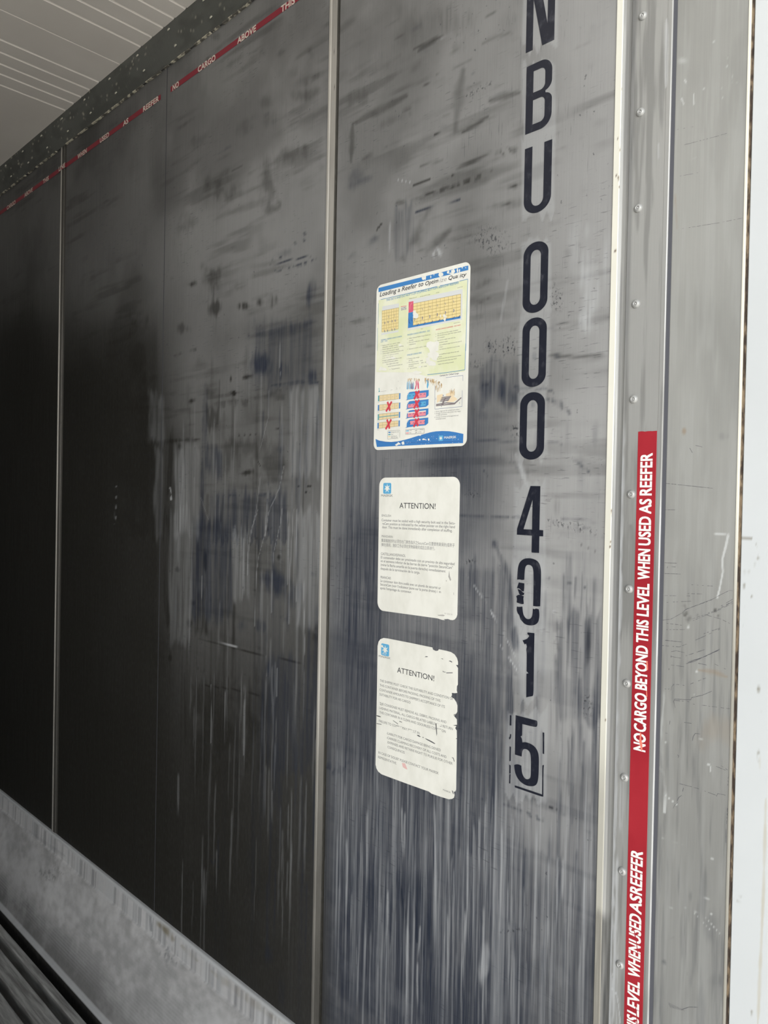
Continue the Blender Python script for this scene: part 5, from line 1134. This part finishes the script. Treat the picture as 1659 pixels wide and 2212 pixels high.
lines(b, C2, [('Cartons for Chilled Cargo', 1066, 222, 1338)], 22, Y1, .01, m=4); lines(b, C2, [('1', 1112, 505, 1120), ('2', 1004, 550, 1014), ('3', 1344, 610, 1354), ('4', 1086, 662, 1096)], 20, Y2, m=0)
lines(b, C2, [('1. Carton alignment for unrestricted airflow.', 992, 733, 1350), ('2. Strength of cartons is the corner wall. Happy', 992, 760, 1366), ('in stable and bottom.', 1012, 784, 1172), ('3. Corners of cartons to be supported and', 990, 815, 1332), ('unstacked wood.', 1010, 840, 1152)], 17, Y1, .006, m=3)
b.build('carton_diagram', [M_NAVY, mat('brown_grey_ink', (.22, .19, .20), .6), mat('peach_ink', (.80, .66, .46), .5), M_GREY, M_INK], T)
# keys
b = MB(); b.stroke(XZ(C2, (470, 1108), (318, 1118), (322, 1002), (495, 992), (490, 1095)), .0005, Y1, 0)
for i, m_ in enumerate((1, 2, 3)): y0 = 1022 + 31 * i; patch(b, C2, [(330 - 2 * i, y0 - 6), (362 - 2 * i, y0 - 8), (362 - 2 * i, y0 + 8), (330 - 2 * i, y0 + 10)], Y1, m_)
lines(b, C2, [('Refrigeration unit', 370, 1028, 478), ('Floor', 368, 1058, 400), ('Cartons on', 368, 1084, 450), ('Pallet and Tower', 366, 1104, 465)], 15, Y1, .006, m=4); b.build('colour_key', [M_GREY, M_BLUE, M_TEAL, M_BOX2, M_GREY], T)
b = MB(); b.stroke(XZ(C2, (575, 1052), (577, 985), (845, 968), (842, 1035), (575, 1052)), .0006, Y1, 0)
for x0, y0, m_ in ((585, 1002, 1), (583, 1032, 2)): patch(b, C2, [(x0, y0 - 6), (x0 + 40, y0 - 9), (x0 + 40, y0 + 5), (x0, y0 + 8)], Y1, m_)
b.stroke(XZ(C2, (712, 1002), (738, 985), (738, 1000), (714, 1004)), .0005, Y1, 0); b.stroke(XZ(C2, (718, 1032), (738, 1018)), .0011, Y1, 0)
lines(b, C2, [('Cold', 632, 1004, 662), ('Hot', 630, 1036, 656), ('= 1 x 40 Pallets', 748, 994, 832), ('= Air Flow', 746, 1026, 804)], 15, Y1, .006, m=3); b.build('colour_key', [M_GREY, M_SKY, M_PINK, M_GREY], T)
# wave and lettering
wave = [(145, 1118), (200, 1140), (290, 1156), (370, 1160), (460, 1152), (560, 1130), (640, 1108), (740, 1076), (850, 1044), (930, 1022), (1010, 1008), (1100, 1003), (1200, 1006), (1300, 1022), (1405, 1045), (1400, 1176), (1000, 1192), (500, 1216), (165, 1232), (155, 1180)]
MB().flat([XZ(C2, *wave)[::-1]], Y1).build('wave_band', mat('wave_blue_ink', (.05, .20, .50), .5), T)
L = empty('logo', (0, 0, 0), None, None); L.parent = T; a, c_ = XZ(C2, (1050, 1148), (1115, 1065)); L.location = (a[0] - T.location.x, 0, a[1] - T.location.z)
MB().flat([round_rect(a[0], c_[0], a[1], c_[1], .0015, 4)], Y2).build('logo_square', M_SKY, L)
cx, cz = (a[0] + c_[0]) / 2, (a[1] + c_[1]) / 2
MB().flat([[(cx + (.0040 if i % 2 == 0 else .0016) * math.cos(math.radians(90 + i * 360 / 14)), cz + (.0040 if i % 2 == 0 else .0016) * math.sin(math.radians(90 + i * 360 / 14))) for i in range(14)]], Y3).build('star', M_PAPER, L)
lines(MB(), C2, [('MAERSK', 1130, 1115, 1304)], 34, Y2, .012).build('logo_lettering', M_PAPER, L)
b = MB(); b.stroke(XZ(C2, (180, 1160), (600, 1166), (1000, 1163), (1370, 1150)), .0004, Y2); b.build('fine_print', M_NAVY, T)
# print rubbed away
NF = 0; rs = np.random.RandomState(6)
def flake(crop, cx, cy, rx, ry, y, n=13):
    pts = []
    for i in range(n):
        an = -2 * math.pi * i / n; r = rs.uniform(.55, 1.15); pts.append((cx + rx * r * math.cos(an), cy + ry * r * math.sin(an)))
    global NF
    NF += 1; MB().flat([XZ(crop, *pts)], y - 7e-6 * (NF % 16)).build('worn_patch', M_PAPER, T)
Y6 = Y5 - .00012
for cx, cy, rx, ry in ((830, 340, 26, 30), (860, 330, 12, 36), (1080, 285, 36, 40), (1100, 290, 24, 20), (1262, 240, 34, 34), (1320, 232, 14, 34), (1350, 232, 12, 30), (940, 320, 8, 26), (1190, 250, 20, 26), (1390, 190, 10, 16), (1440, 190, 8, 10), (985, 290, 6, 18), (1230, 270, 40, 14)): flake(C1, cx, cy, rx, ry, Y3)
for cx, cy, rx, ry in ((715, 860, 38, 66), (745, 880, 32, 40), (1135, 880, 18, 26), (1140, 930, 22, 30), (1080, 880, 8, 30), (1160, 890, 10, 18), (700, 820, 16, 30)): flake(C1, cx, cy, rx, ry, Y6)
for cx, cy, rx, ry in ((960, 1330, 90, 100), (980, 1450, 70, 90), (900, 1520, 40, 60), (960, 1560, 60, 50), (1020, 1290, 40, 60), (890, 1300, 26, 30), (745, 1690, 60, 30), (930, 1440, 50, 40), (250, 1640, 60, 36), (780, 1610, 26, 16), (500, 1300, 26, 18), (400, 1480, 40, 14)): flake(C1, cx, cy, rx, ry, Y3)
for i in range(46): flake(C2, rs.uniform(400, 1400), rs.uniform(1045, 1200) if rs.rand() < .6 else rs.uniform(1080, 1190), rs.uniform(2, 6), rs.uniform(2, 6), Y4, 6)
for cx, cy, rx, ry in ((480, 1185, 28, 22), (450, 1200, 22, 14), (540, 1175, 20, 26), (540, 1190, 22, 10), (780, 1066, 30, 6), (780, 1130, 14, 16), (835, 1120, 24, 14), (910, 1125, 14, 18), (870, 1130, 8, 12)): flake(C2, cx, cy, rx, ry, Y4)
